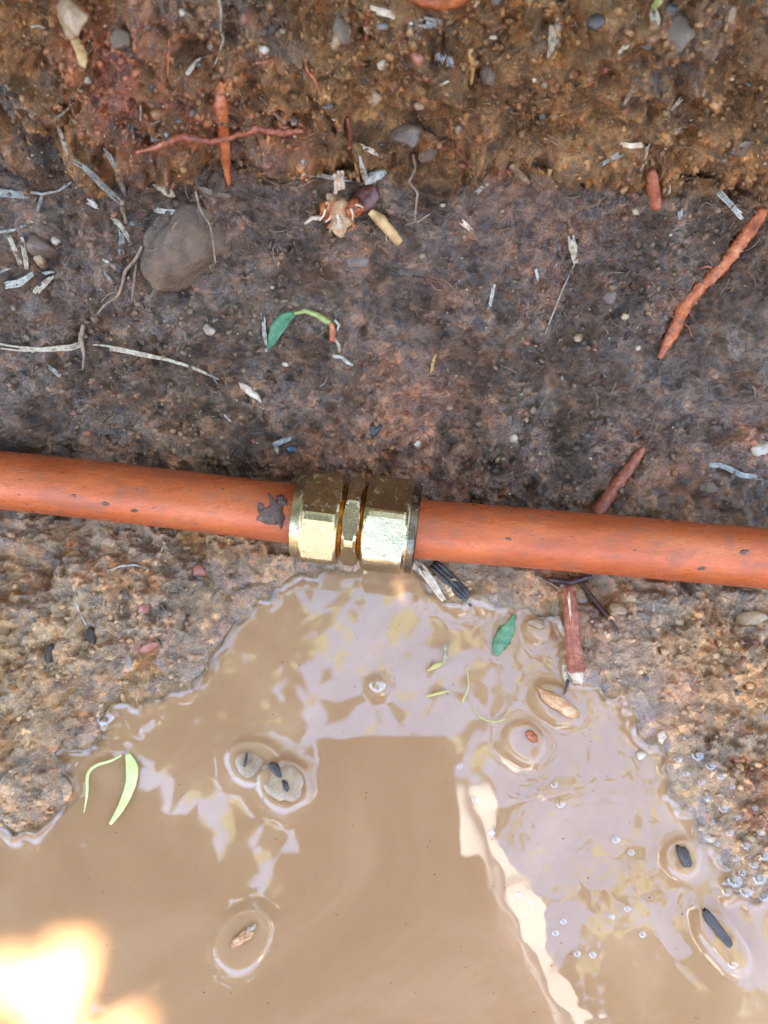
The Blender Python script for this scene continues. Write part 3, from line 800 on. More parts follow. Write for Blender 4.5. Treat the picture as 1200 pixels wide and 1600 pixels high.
ph1 = ref_a                                    # a corner faces the camera
ph2 = ref_a - R(12)
def nut(s0, s1, ph, collar_left):
    w_ = s1 - s0
    st = [(s0, 0.0078, 0), (s0, 0.0098, 0), (s0 + 1, 0.0103, 1)]
    ce = 16
    if collar_left:
        st = [(s0, 0.0077, 0), (s0, 0.0103, 0), (s0 + 1.2, 0.0108, 0), (s0 + ce, 0.0110, 0), (s0 + ce + 1, 0.01125, 1), (s0 + ce + 6, 0.0121, 1), (s0 + ce + 9, RC, 1),
              (s1 - 9, RC, 1), (s1 - 5, 0.0121, 1), (s1 - 1.5, 0.0112, 1), (s1, 0.0108, 1), (s1, 0.0080, 0)]
    else:
        st = [(s0, 0.0080, 0), (s0, 0.0108, 1), (s0 + 1.5, 0.0112, 1), (s0 + 5, 0.0121, 1), (s0 + 9, RC, 1), (s1 - ce - 8, RC, 1), (s1 - ce - 4, 0.0121, 1), (s1 - ce, 0.0111, 1),
              (s1 - ce, 0.01085, 0), (s1 - 1.2, 0.0108, 0), (s1, 0.0103, 0), (s1, 0.0077, 0)]
    return st
turned('nut', nut(0, 80, ph1, True), 'brass', ph1, AP)['label'] = 'left hexagonal brass nut with dark upper face'
turned('nut', nut(120, 209, ph2, False), 'brass', ph2, AP)['label'] = 'right hexagonal brass nut with scratched flats'
turned('centre_body', [(86, 0.0086, 0), (86, 0.0100, 1), (88, 0.0105, 1), (93, 0.0110, 1), (107, 0.0110, 1), (112, 0.0105, 1), (114, 0.0100, 1), (114, 0.0086, 0)], 'brass', ref_a - R(30), 0.0100)
turned('end_ring', [(196, 0.0079, 0), (196, 0.01105, 0), (197, 0.0112, 0), (207, 0.0112, 0), (208.5, 0.01095, 0), (210.2, 0.0104, 0), (210.2, 0.0077, 0)], 'dark_ring')
th = []
for k in range(10):
    th += [(78 + k * 4.6, 0.0090, 0), (80.3 + k * 4.6, 0.0096, 0)]
turned('thread', th, 'brass_gold')

# mud stuck on the pipe near the left nut
def on_pipe(u, v, axis):
    d = ray(u, v); best = None
    for k in range(4000):
        q = CAM + d * (0.15 + k * 0.00002)
        yy = np.interp(q.x, axx, axy)
        sl = math.atan(0.115)
        if ((q.y - yy) * math.cos(sl)) ** 2 + (q.z - PZ) ** 2 < 0.0074 ** 2:
            n = Vector((0, q.y - yy, q.z - PZ)).normalized()
            return q, n
    return q, Vector((0, 0, 1))
mudc = on_pipe(430, 797, None)
ms = tag(empty('mud_clot', mudc[0]), 'dark ragged mud clot stuck on the orange pipe beside the left nut', 'mud')
for (u, v, l, wd, an, h) in [(432, 797, 50, 20, 72, 0.30), (424, 806, 34, 26, 10, 0.22), (416, 812, 30, 12, 5, 0.2), (440, 782, 22, 14, 60, 0.35), (407, 790, 13, 12, 0, 0.35), (437, 805, 18, 9, 70, 0.5)]:
    lump('mud_flake', u, v, l, wd, an, 'mud', h=h, sink=0.0, facets=3, rough=0.55, parent=ms, at=on_pipe(u, v, None))
rgp = random.Random(17)
for k in range(18):                                       # dried mud splashes
    left = k % 2 == 0
    u = rgp.uniform(10, 395) if left else rgp.uniform(690, 1190)
    cv = np.interp(u, [0, 456, 660, 1200], [750, 803, 828, 873])
    v = cv + rgp.uniform(-38, 38)
    big = rgp.random() ** 3
    lump('mud_fleck', u, v, 3 + 12 * big, 2 + 5 * big, rgp.uniform(-20, 30), 'mud' if rgp.random() < 0.3 else 'stone_mud', h=0.25, sink=0.0, facets=2, rough=0.5, sub=2, parent=pipe_l if left else pipe_r, at=on_pipe(u, v, None))

# ------------------------------------------------------------------ roots
strip('root', [(1194, 326), (1170, 362), (1128, 418), (1095, 448), (1068, 482), (1055, 512), (1030, 560)], [17, 21, 20, 19, 20, 21, 9], 'root', 'long bright orange root slanting down the dark bank at right', 'root', flat=0.95, jit=0.13, sides=12)
strip('root', [(1006, 700), (985, 730), (958, 765), (930, 806)], [9, 17, 21, 22], 'red_root', 'short reddish root slanting down behind the right pipe', 'root', flat=0.9, jit=0.12, sides=12)
rt = tag(empty('root', hit(893, 985)[0]), 'cut reddish root hanging below the right pipe, pale broken end over the water', 'root')
P0_, N0_ = drape([(886, 918), (893, 955), (895, 1000), (901, 1052)], lift=0.0030)
adopt(link('bark', tube_mesh('bark', P0_, [mm(x, P0_[0]) / 2 for x in np.interp(np.linspace(0, 1, len(P0_)), [0, .3, 1], [19, 23, 27])], N0_, 12, 0.95, 0.09, 3, 5), M['red_root']), rt)
P1_ = [P0_[-1] + Vector((0, 0.0006, 0.0002)), P0_[-1] + Vector((0.0003, -0.0022, -0.0006))]
adopt(link('broken_end', tube_mesh('broken_end', P1_, [mm(25, P0_[0]) / 2, mm(13, P0_[0]) / 2], [N0_[-1]] * 2, 12, 0.9, 0.25, 3, 8), M['pale_wood']), rt)
strip('splinter', [(905, 1052), (909, 1075)], [6, 3], 'pale_wood', parent=rt, lift=0.0024)
strip('splinter', [(888, 925), (890, 948), (892, 970)], [5, 4, 2], 'pale_wood', parent=rt, lift=0.0056)
strip('rootlet', [(888, 1062), (882, 1085)], [6, 4], 'dark_fibre', parent=rt, lift=0.002)
strip('root', [(346, 128), (345, 165), (350, 215), (354, 262), (358, 290)], [9, 22, 17, 18, 7], 'root', 'orange-red vertical root crossed by a thinner horizontal root, upper left', 'root', flat=0.8, jit=0.12, sides=12)
strip('root', [(212, 238), (240, 232), (282, 214), (328, 222), (365, 213), (400, 202), (440, 208), (474, 204)], [5, 8, 12, 10, 9, 10, 11, 8], 'red_root', 'thin knobbly reddish root lying across the vertical orange root', 'root', flat=0.9, jit=0.3, lift=0.0022)
strip('rootlet', [(404, 150), (425, 172), (447, 200)], [4, 4, 3], 'brown_fibre', 'thin brown rootlet slanting into the knobbly reddish root', 'rootlet', flat=0.9)
strip('root', [(542, 184), (545, 205), (546, 232)], [9, 10, 8], 'red_root', 'short thin red root stub above the torn root lump', 'root', flat=0.9, jit=0.15)
strip('root', [(1018, 266), (1020, 290), (1026, 326)], [14, 20, 15], 'red_root', 'short blunt red root stub poking from the brown ledge, right', 'root', flat=0.95, jit=0.1, sides=12, lift=0.003)
strip('root', [(112, 54), (122, 72), (128, 88), (129, 106)], [13, 17, 17, 12], 'tan_root', 'small curved orange-tan root in the brown bank, upper left', 'root', flat=0.9, jit=0.08, sides=10)
strip('root', [(735, 76), (738, 105), (736, 132)], [9, 10, 6], 'tan_root', 'short ochre root beside the small hole in the brown bank', 'root', flat=0.9, jit=0.12)
strip('root', [(622, -14), (665, 2), (700, 5), (735, -8)], [16, 22, 20, 14], 'root', 'orange root strip at the very top edge, centre', 'root', flat=0.7, jit=0.15)
strip('root', [(574, 15), (576, 40), (572, 62)], [7, 9, 6], 'red_root', 'thin red root left of the pale straw at the top edge', 'root', flat=0.9)
strip('rootlet', [(342, -2), (345, 20), (344, 48), (349, 60), (343, 82), (336, 100)], [6, 5, 4, 5, 3, 3], 'straw', 'thin pale hanging rootlet near the top edge, left of centre', 'rootlet', flat=0.9)
strip('rootlet', [(264, 60), (263, 85), (262, 118)], [4, 6, 3], 'root', 'fine orange vertical rootlet in the red soil, upper left', 'rootlet', flat=0.8)
strip('rootlet', [(292, 116), (303, 100), (314, 90)], [8, 7, 4], 'pale_wood', 'pinkish bent rootlet end in the red soil, upper left', 'rootlet', flat=0.8)
strip('rootlet', [(398, 98), (415, 98), (427, 92)], [6, 7, 5], 'red_root', 'short red horizontal rootlet in the bank above the knobbly root', 'rootlet', flat=0.8)
strip('rootlet', [(474, 85), (480, 110), (492, 125), (500, 148)], [4, 5, 5, 3], 'root', 'wavy thin orange rootlet in the brown bank, top centre', 'rootlet', flat=0.9)
strip('root', [(798, 258), (812, 272), (826, 286)], [12, 14, 9], 'brown_fibre', 'short tan root end at the ledge, right of centre', 'root', flat=0.8)
strip('rootlet', [(222, 384), (214, 402), (196, 424), (191, 444), (184, 462), (162, 478), (152, 492)], [5, 6, 6, 5, 5, 4, 3], 'brown_fibre', 'wiry brown rootlet curling down left of the big stone', 'rootlet', flat=0.9, lift=0.0012)
strip('rootlet', [(213, 412), (210, 436), (206, 470)], [4, 5, 3], 'brown_fibre', 'short straight brown rootlet beside the curling one', 'rootlet', flat=0.9, lift=0.001)
strip('rootlet', [(277, 346), (262, 370), (246, 388), (231, 392)], [5, 5, 5, 4], 'brown_fibre', 'brown rootlet curved over the left part of the big stone', 'rootlet', flat=0.9, lift=0.004)
strip('rootlet', [(305, 298), (312, 325), (328, 352), (333, 380), (337, 412)], [4, 4, 3, 4, 3], 'brown_fibre', 'thin brown rootlet lying down the right part of the big stone', 'rootlet', flat=0.9, lift=0.004)
strip('rootlet', [(130, 506), (126, 530), (131, 555), (129, 578)], [6, 9, 5, 3], 'brown_fibre', 'knotted brown rootlet crossing the long straw at left', 'rootlet', flat=0.8, lift=0.0016)
strip('rootlet', [(645, 240), (649, 262), (640, 285), (652, 300), (648, 345)], [6, 5, 5, 4, 3], 'brown_fibre', 'brown rootlet hanging right of the torn root lump', 'rootlet', flat=0.9, lift=0.001)
strip('rootlet', [(632, 352), (655, 345), (672, 334)], [3, 4, 3], 'brown_fibre', 'fine branching rootlet right of the tan root leg', 'rootlet', flat=0.9)
strip('rootlet', [(905, 908), (930, 940), (952, 965), (968, 990)], [7, 8, 7, 4], 'dark_fibre', 'dark stiff rootlet slanting right below the right pipe', 'rootlet', flat=0.9, lift=0.001)
strip('rootlet', [(858, 905), (890, 910), (925, 900)], [8, 10, 6], 'dark_fibre', 'dark rootlet knot tucked under the right pipe', 'rootlet', flat=0.9, lift=0.0012)
strip('rootlet', [(838, 900), (862, 912), (882, 925)], [4, 4, 3], 'brown_fibre', 'thin brown rootlet just under the right pipe above the cut root', 'rootlet', flat=0.9)

for px_, w_, lb in [([(1122, 424), (1106, 416), (1092, 420)], [5, 4, 2], 'fine side root forking left from the long orange root, upper fork'),
                    ([(1062, 500), (1076, 512), (1082, 528)], [4, 3, 2], 'fine side root forking right near the low end of the long orange root'),
                    ([(346, 180), (332, 190), (322, 204)], [5, 4, 2], 'fine side root forking left from the vertical orange root'),
                    ([(975, 742), (990, 752), (1002, 768)], [5, 4, 2], 'fine side root forking right from the root behind the pipe')]:
    strip('rootlet', px_, w_, 'red_root', lb, 'rootlet', flat=0.9, taper='point')
# torn root lump in the middle of the ledge
st = tag(empty('root_stump', hit(535, 335)[0]), 'torn orange root lump with a tan leg and maroon bark on the ledge', 'root stump')
lump('bark', 572, 312, 56, 40, -25, 'maroon_bark', h=0.7, sink=-0.1, rough=0.2, parent=st)['label'] = 'smooth maroon bark'
lump('torn_wood', 530, 336, 62, 54, 70, 'cut_wood', h=0.75, sink=-0.25, facets=9, rough=0.35, parent=st)
lump('torn_wood', 513, 322, 22, 34, 10, 'root', h=0.9, sink=-0.9, facets=8, rough=0.3, parent=st)
lump('torn_wood', 545, 322, 26, 34, 30, 'root', h=0.9, sink=-0.8, facets=8, rough=0.3, parent=st)
lump('torn_wood', 531, 352, 30, 24, 0, 'pale_wood', h=0.8, sink=-0.8, facets=8, rough=0.4, parent=st)
strip('fibre', [(531, 300), (530, 285), (529, 268)], [16, 15, 13], 'pale_wood', parent=st, flat=0.5, lift=0.004)
strip('root_leg', [(578, 330), (594, 344), (610, 362), (625, 380)], [13, 17, 16, 14], 'tan_root', parent=st, flat=0.9, sides=10, lift=0.0028, jit=0.08)
strip('whisker', [(502, 340), (488, 341), (476, 350)], [8, 6, 3], 'pale_wood', parent=st, flat=0.8, lift=0.0025)
strip('whisker', [(603, 358), (604, 378)], [3, 2], 'white_straw', parent=st, flat=0.8, lift=0.0012)
strip('whisker', [(514, 352), (517, 360)], [5, 3], 'root', parent=st, flat=0.8, lift=0.002)

rg = random.Random(31)
for k in range(16):
    u = rg.uniform(508, 556); v = rg.uniform(312, 352); a = rg.choice((1.2, 1.5, 1.9, 0.4)) + rg.uniform(-0.4, 0.4); L = rg.uniform(9, 20)
    strip('fibre', [(u, v), (u + L * 0.5 * math.cos(a), v + L * 0.5 * math.sin(a)), (u + L * math.cos(a + 0.2), v + L * math.sin(a + 0.2))], [rg.uniform(3, 6), 2.5], rg.choice(['pale_wood', 'cut_wood', 'root', 'tan_root']), parent=st, flat=0.6, lift=0.0042 + rg.uniform(-0.0006, 0.0016))
# ------------------------------------------------------------------ straws, blades, splinters
SW = [
 ('straw', [(112, 164), (100, 176), (86, 186)], [5, 4, 4], 'straw', 'thin bent straw tip above the split straw stub, upper left', 'straw'),
 ('straw', [(84, 184), (94, 205), (100, 222), (108, 240)], [5, 8, 9, 9], 'straw', 'split pale straw stub beside a dark hollow, upper left', 'straw'),
 ('grass_blade', [(161, 231), (175, 250), (184, 270), (190, 288), (197, 310)], [7, 11, 9, 7, 4], 'grey_straw', 'flat grey grass blade slanting down, upper left', 'grass blade'),
 ('straw', [(112, 250), (128, 259), (146, 275), (160, 290), (188, 316)], [6, 8, 10, 10, 6], 'grey_straw', 'long greyish split straw left of the flat grey blade', 'straw'),
 ('straw', [(-14, 300), (14, 302), (30, 304), (46, 306)], [12, 12, 11, 5], 'grey_straw', 'frayed grey straw bundle at the left edge', 'straw'),
 ('straw', [(30, 292), (44, 299), (66, 303), (92, 298), (112, 284)], [4, 6, 5, 4, 3], 'grey_straw', 'thin grey straw arching from the frayed bundle', 'straw'),
 ('straw', [(66, 304), (62, 318), (58, 330)], [6, 6, 4], 'grey_straw', 'short grey stalk hanging below the arching straw', 'straw'),
 ('straw', [(241, 327), (262, 331), (288, 332)], [7, 8, 8], 'white_straw', 'white straw piece lying across the top of the big stone', 'straw'),
 ('straw', [(290, 324), (286, 340), (280, 355), (276, 366)], [5, 7, 8, 9], 'white_straw', 'white forked straw end hanging on the big stone', 'straw'),
 ('straw', [(173, 340), (186, 350), (196, 364), (204, 378)], [7, 8, 6, 4], 'straw', 'bent tan straw left of the big stone', 'straw'),
 ('straw', [(190, 358), (190, 380), (190, 398)], [9, 9, 8], 'grey_straw', 'stubby grey straw standing under the bent tan straw', 'straw'),
 ('straw', [(190, 312), (192, 330), (198, 350)], [6, 6, 4], 'brown_fibre', 'brown stalk piece below the flat grey blade', 'straw'),
 ('splinter', [(14, 368), (22, 388), (33, 414)], [6, 8, 6], 'straw', 'cream splinter, left one of a pair at the left edge', 'splinter'),
 ('splinter', [(33, 370), (38, 394), (42, 421)], [5, 8, 6], 'straw', 'cream splinter, right one of a pair at the left edge', 'splinter'),
 ('straw', [(-10, 364), (18, 360), (42, 352)], [5, 6, 4], 'grey_straw', 'grey straw above the cream splinter pair', 'straw'),
 ('straw', [(-8, 428), (6, 423), (18, 418)], [4, 5, 3], 'grey_straw', 'tiny grey straw at the left edge under the splinter pair', 'straw'),
 ('wood_chip', [(8, 446), (28, 443), (40, 436), (52, 427)], [9, 12, 10, 5], 'white_straw', 'curved pale wood chip near the left edge', 'wood chip'),
 ('splinter', [(54, 459), (66, 446), (84, 430)], [9, 10, 4], 'straw', 'pointed cream splinter right of the curved pale chip', 'splinter'),
 ('splinter', [(66, 428), (84, 424)], [6, 5], 'white_straw', 'small white splinter above the pointed cream one', 'splinter'),
 ('straw', [(160, 405), (170, 410), (182, 420)], [4, 6, 3], 'white_straw', 'frayed white fibre tuft left of the curling rootlet', 'straw'),
 ('straw', [(162, 425), (168, 432), (178, 441)], [4, 6, 4], 'grey_straw', 'short pale fibre below the frayed white tuft', 'straw'),
 ('straw', [(1, 541), (30, 545), (70, 546), (110, 543), (126, 538)], [9, 8, 8, 9, 7], 'straw', 'thick end of the long pale straw at the left edge', 'straw'),
 ('straw', [(145, 541), (185, 546), (228, 555), (262, 562), (300, 574), (344, 593)], [6, 7, 7, 5, 4, 2], 'straw', 'long thin pale straw tapering to the right, left of centre', 'straw'),
 ('straw', [(72, 570), (86, 580), (104, 597)], [3, 7, 3], 'grey_straw', 'grey sliver below the thick end of the long straw', 'straw'),
 ('dead_leaf', [(373, 598), (388, 610), (404, 622), (409, 630)], [6, 14, 12, 3], 'pale_wood', 'small tan dead leaf chip right of the tip of the long straw', 'leaf'),
 ('straw', [(411, 494), (413, 520), (417, 550)], [5, 7, 4], 'white_straw', 'pale upright sliver left of the green leaf', 'straw'),
 ('straw', [(330, 585), (340, 600), (348, 612)], [3, 3, 2], 'grey_straw', 'hair-thin grey fibre under the tip of the long straw', 'straw'),
 ('wood_chip', [(427, 696), (440, 690), (456, 684)], [8, 9, 4], 'grey_straw', 'small grey chip above the left nut', 'wood chip'),
 ('straw', [(680, 554), (676, 568), (674, 583)], [5, 7, 4], 'tan_root', 'short yellow straw in the dark bank, centre', 'straw'),
 ('splinter', [(772, 444), (768, 462), (764, 484)], [7, 8, 5], 'white_straw', 'white upright splinter in the dark bank, right of centre', 'splinter'),
 ('seed_husk', [(892, 368), (895, 386), (900, 412)], [7, 13, 6], 'straw', 'pale split seed husk on the dark bank', 'husk'),
 ('thread', [(898, 412), (880, 450), (862, 495), (845, 540)], [2.6, 2.2, 2.2, 1.8], 'straw', 'hair-thin pale thread hanging from the seed husk', 'thread'),
 ('thread', [(818, 604), (808, 634), (800, 668)], [3, 3, 2], 'dark_fibre', 'hair-thin dark thread in the dark bank below the seed husk', 'thread'),
 ('splinter', [(837, 420), (841, 438)], [6, 5], 'white_straw', 'tiny white splinter left of the seed husk', 'splinter'),
 ('twig', [(1108, 726), (1130, 728), (1158, 742), (1194, 748)], [5, 8, 8, 4], 'grey_straw', 'wavy grey twig above the right pipe', 'twig'),
 ('straw', [(578, 14), (610, 22), (640, 31), (660, 37)], [7, 10, 11, 9], 'pale_wood', 'pale pinkish straw at the top edge, centre', 'straw'),
 ('straw', [(660, 34), (676, 36), (694, 38)], [13, 14, 8], 'grey_straw', 'stubby grey straw end right of the pale pinkish straw', 'straw'),
 ('straw', [(866, 28), (864, 50), (862, 70), (859, 91)], [10, 13, 11, 7], 'straw', 'split cream straw hanging near the top edge, right', 'straw'),
 ('splinter', [(871, 40), (872, 58), (873, 74)], [6, 8, 5], 'tan_root', 'orange splinter beside the split cream straw', 'splinter'),
 ('straw', [(1020, 12), (1024, 32), (1021, 52), (1012, 77)], [9, 13, 9, 3], 'straw', 'twisted cream straw left of the grey stone at the top right', 'straw'),
 ('straw', [(1034, -6), (1026, 6), (1018, 16)], [12, 11, 7], 'stem', 'yellowish straw end at the top edge above the twisted one', 'straw'),
 ('straw', [(981, 68), (970, 80), (957, 101)], [8, 5, 3], 'straw', 'thin bent straw above the red pellet', 'straw'),
 ('straw', [(994, 137), (984, 146), (976, 164)], [8, 9, 4], 'straw', 'faded frayed straw in the brown bank, right', 'straw'),
 ('straw', [(1066, 153), (1058, 161), (1047, 174)], [5, 7, 3], 'straw', 'cream sliver in the brown bank, right', 'straw'),
 ('straw', [(1050, 209), (1058, 205), (1066, 201)], [5, 7, 5], 'straw', 'small cream chip under the cream sliver, right', 'straw'),
 ('straw', [(938, 258), (956, 247), (974, 238)], [5, 7, 8], 'grey_straw', 'grey frayed fibre tangle left of the red root stub', 'straw'),
 ('straw', [(968, 224), (986, 228), (1006, 226)], [6, 8, 6], 'pale_wood', 'tan straw above the grey fibre tangle', 'straw'),
 ('straw', [(1012, 222), (1010, 242), (1002, 266)], [8, 4, 3], 'straw', 'thin pale stalk left of the red root stub', 'straw'),
 ('stick', [(1121, 298), (1136, 314), (1161, 341)], [8, 9, 8], 'white_straw', 'straight white stick piece above the long orange root', 'stick'),
 ('straw', [(1046, 288), (1046, 304)], [5, 4], 'straw', 'tiny pale straw right of the red root stub', 'straw'),
 ('straw', [(1062, 326), (1064, 343)], [8, 7], 'grey_straw', 'tiny grey stub below the red root stub', 'straw'),
 ('straw', [(744, 302), (752, 294), (763, 286)], [6, 7, 5], 'white_straw', 'small white sliver on the dark ledge, right of the torn lump', 'straw'),
 ('splinter', [(720, 346), (728, 352), (736, 360)], [7, 8, 5], 'pale_wood', 'small pinkish flake on the dark bank, right of the torn lump', 'splinter'),
 ('straw', [(473, 249), (473, 262), (475, 275)], [5, 6, 6], 'white_straw', 'short upright white straw left of the torn lump', 'straw'),
 ('straw', [(474, 274), (495, 273), (520, 278), (550, 280)], [6, 7, 8, 6], 'white_straw', 'white straw lying behind the torn lump', 'straw'),
 ('straw', [(556, 250), (558, 268), (560, 285)], [6, 6, 6], 'tan_root', 'short tan stalk standing behind the maroon bark', 'straw'),
 ('straw', [(562, 228), (580, 236), (598, 244)], [8, 9, 6], 'pale_wood', 'pale root piece above the white torn blade', 'straw'),
 ('straw', [(460, 295), (480, 286), (498, 277)], [3, 4, 3], 'brown_fibre', 'thin brown stalk left of the torn lump', 'straw'),
 ('dead_leaf', [(238, 288), (252, 293), (262, 300), (274, 308)], [4, 14, 16, 6], 'straw', 'crumpled yellowish leaf scrap above the big stone', 'leaf'),
 ('dead_leaf', [(306, 292), (326, 300), (346, 306), (364, 310)], [8, 13, 14, 16], 'stone_grey', 'grey-brown dead leaf strip above the big stone', 'leaf'),
 ('splinter', [(136, 314), (144, 318), (155, 325)], [8, 10, 4], 'white_straw', 'pale torn flake below the long greyish straw', 'splinter'),
 ('thread', [(168, 892), (190, 884), (212, 883), (234, 890)], [3, 3.5, 3.5, 3], 'white_straw', 'curved pale fibre on the soil below the left pipe', 'thread'),
 ('thread', [(118, 940), (124, 956), (135, 977)], [4, 4, 4], 'white_straw', 'short white bristle on the left bank', 'thread'),
 ('thread', [(262, 843), (254, 856), (248, 872)], [3, 3, 2], 'straw', 'tiny pale fibre just below the left pipe', 'thread'),
 ('splinter', [(656, 884), (672, 905), (688, 930), (694, 938)], [10, 14, 12, 6], 'pale_wood', 'tan splinter at the water edge under the right nut', 'splinter'),
 ('stick', [(676, 880), (700, 902), (722, 925), (740, 944)], [14, 20, 18, 10], 'stone_dark', 'dark wet stick slanting into the water right of the coupling', 'stick'),
 ('straw', [(340, 640), (352, 650), (362, 660)], [3, 4, 2], 'white_straw', 'tiny white sliver above the left pipe', 'straw'),
 ('straw', [(205, 196), (208, 208), (209, 220)], [4, 6, 4], 'grey_straw', 'tiny grey upright straw right of the flat grey blade', 'straw'),
 ('straw', [(256, 206), (262, 215), (268, 224)], [6, 7, 4], 'grey_straw', 'tiny grey straw at the left end of the knobbly root', 'straw'),
 ('straw', [(48, 42), (60, 40), (70, 44)], [3, 4, 3], 'straw', 'tiny cream sliver in the brown bank, far upper left', 'straw'),
 ('straw', [(219, 162), (220, 175), (219, 188)], [3, 3, 2], 'straw', 'hair-thin upright straw in the reddish soil, upper left', 'straw'),
 ('straw', [(680, 138), (690, 132), (702, 126)], [4, 5, 4], 'straw', 'small cream straw below the mouldy hole', 'straw'),
 ('straw', [(850, 216), (864, 222), (880, 232)], [4, 4, 3], 'brown_fibre', 'thin tan straw in the brown bank left of the fibre tangle', 'straw'),
]
for nm_, px, w_, mt_, lb, ct in SW:
    Lp = sum(math.dist(a, b) for a, b in zip(px[:-1], px[1:]))
    strip(nm_, px, w_, mt_, lb, ct, lift=0.0016 if Lp > 90 and nm_ == 'straw' else None, stiff=9 if Lp > 90 else 3, flat=0.42 if nm_ not in ('thread',) else 0.9, taper='ends' if nm_ not in ('grass_blade', 'dead_leaf') else 'both')
tb = tag(empty('torn_blade', hit(580, 275)[0]), 'white torn leaf blade above the maroon bark', 'leaf')
strip('lobe', [(562, 244), (566, 262), (572, 282)], [3, 9, 12], 'white_straw', parent=tb, flat=0.2, lift=0.003)
strip('lobe', [(570, 284), (584, 276), (603, 268)], [14, 17, 8], 'white_straw', parent=tb, flat=0.2, lift=0.003)

# ------------------------------------------------------------------ green seedling
sd_ = tag(empty('seedling', hit(520, 505)[0]), 'small uprooted seedling with one green leaf on the dark bank', 'seedling')
def blade(name, px, ws, mat, parent, lift, label=None, cat=None, fold=0.18):
    P, N = drape(px, step=6, lift=lift, stiff=6)
    n = len(P); vs = []; fs = []
    for i in range(n):
        t = i / (n - 1)
        w_ = mm(np.interp(t, np.linspace(0, 1, len(ws)), ws), P[i]) / 2
        T = (P[min(i + 1, n - 1)] - P[max(i - 1, 0)]).normalized()
        s_ = T.cross(N[i]).normalized()
        for k in (-1, -0.5, 0, 0.5, 1):
            vs.append(P[i] + s_ * (w_ * k) + N[i] * (abs(k) * w_ * fold))
        for k in (1, 0.5, 0, -0.5, -1):
            vs.append(P[i] + s_ * (w_ * k) + N[i] * (abs(k) * w_ * fold - 0.00012))
    for i in range(n - 1):
        for k in range(10):
            a = i * 10 + k; b = i * 10 + (k + 1) % 10
            fs.append((a, b, b + 10, a + 10))
    fs.append(tuple(reversed(range(10)))); fs.append(tuple(range((n - 1) * 10, n * 10)))
    me = bpy.data.meshes.new(name); me.from_pydata([tuple(q) for q in vs], [], fs); me.update()
    o = link(name, me, M[mat])
    if parent: adopt(o, parent)
    if label: tag(o, label, cat)
    return o
blade('leaf', [(463, 489), (446, 497), (432, 516), (420, 545)], [3, 19, 24, 17, 2], 'green_leaf', sd_, 0.0018)
strip('stem', [(460, 490), (478, 486), (495, 492), (516, 505)], [6, 8, 10, 9], 'stem', parent=sd_, flat=0.9, lift=0.0018)
strip('root', [(518, 504), (520, 520), (519, 534)], [9, 11, 8], 'root', parent=sd_, flat=0.9, lift=0.0012)
strip('rootlet', [(522, 528), (530, 540), (530, 550)], [5, 5, 4], 'straw', parent=sd_, flat=0.9, lift=0.0008)
strip('rootlet', [(520, 556), (534, 558), (542, 565), (551, 571)], [7, 6, 6, 4], 'white_straw', parent=sd_, flat=0.9, lift=0.0008)
strip('rootlet', [(523, 500), (530, 508), (527, 516)], [4, 5, 3], 'white_straw', parent=sd_, flat=0.9, lift=0.002)

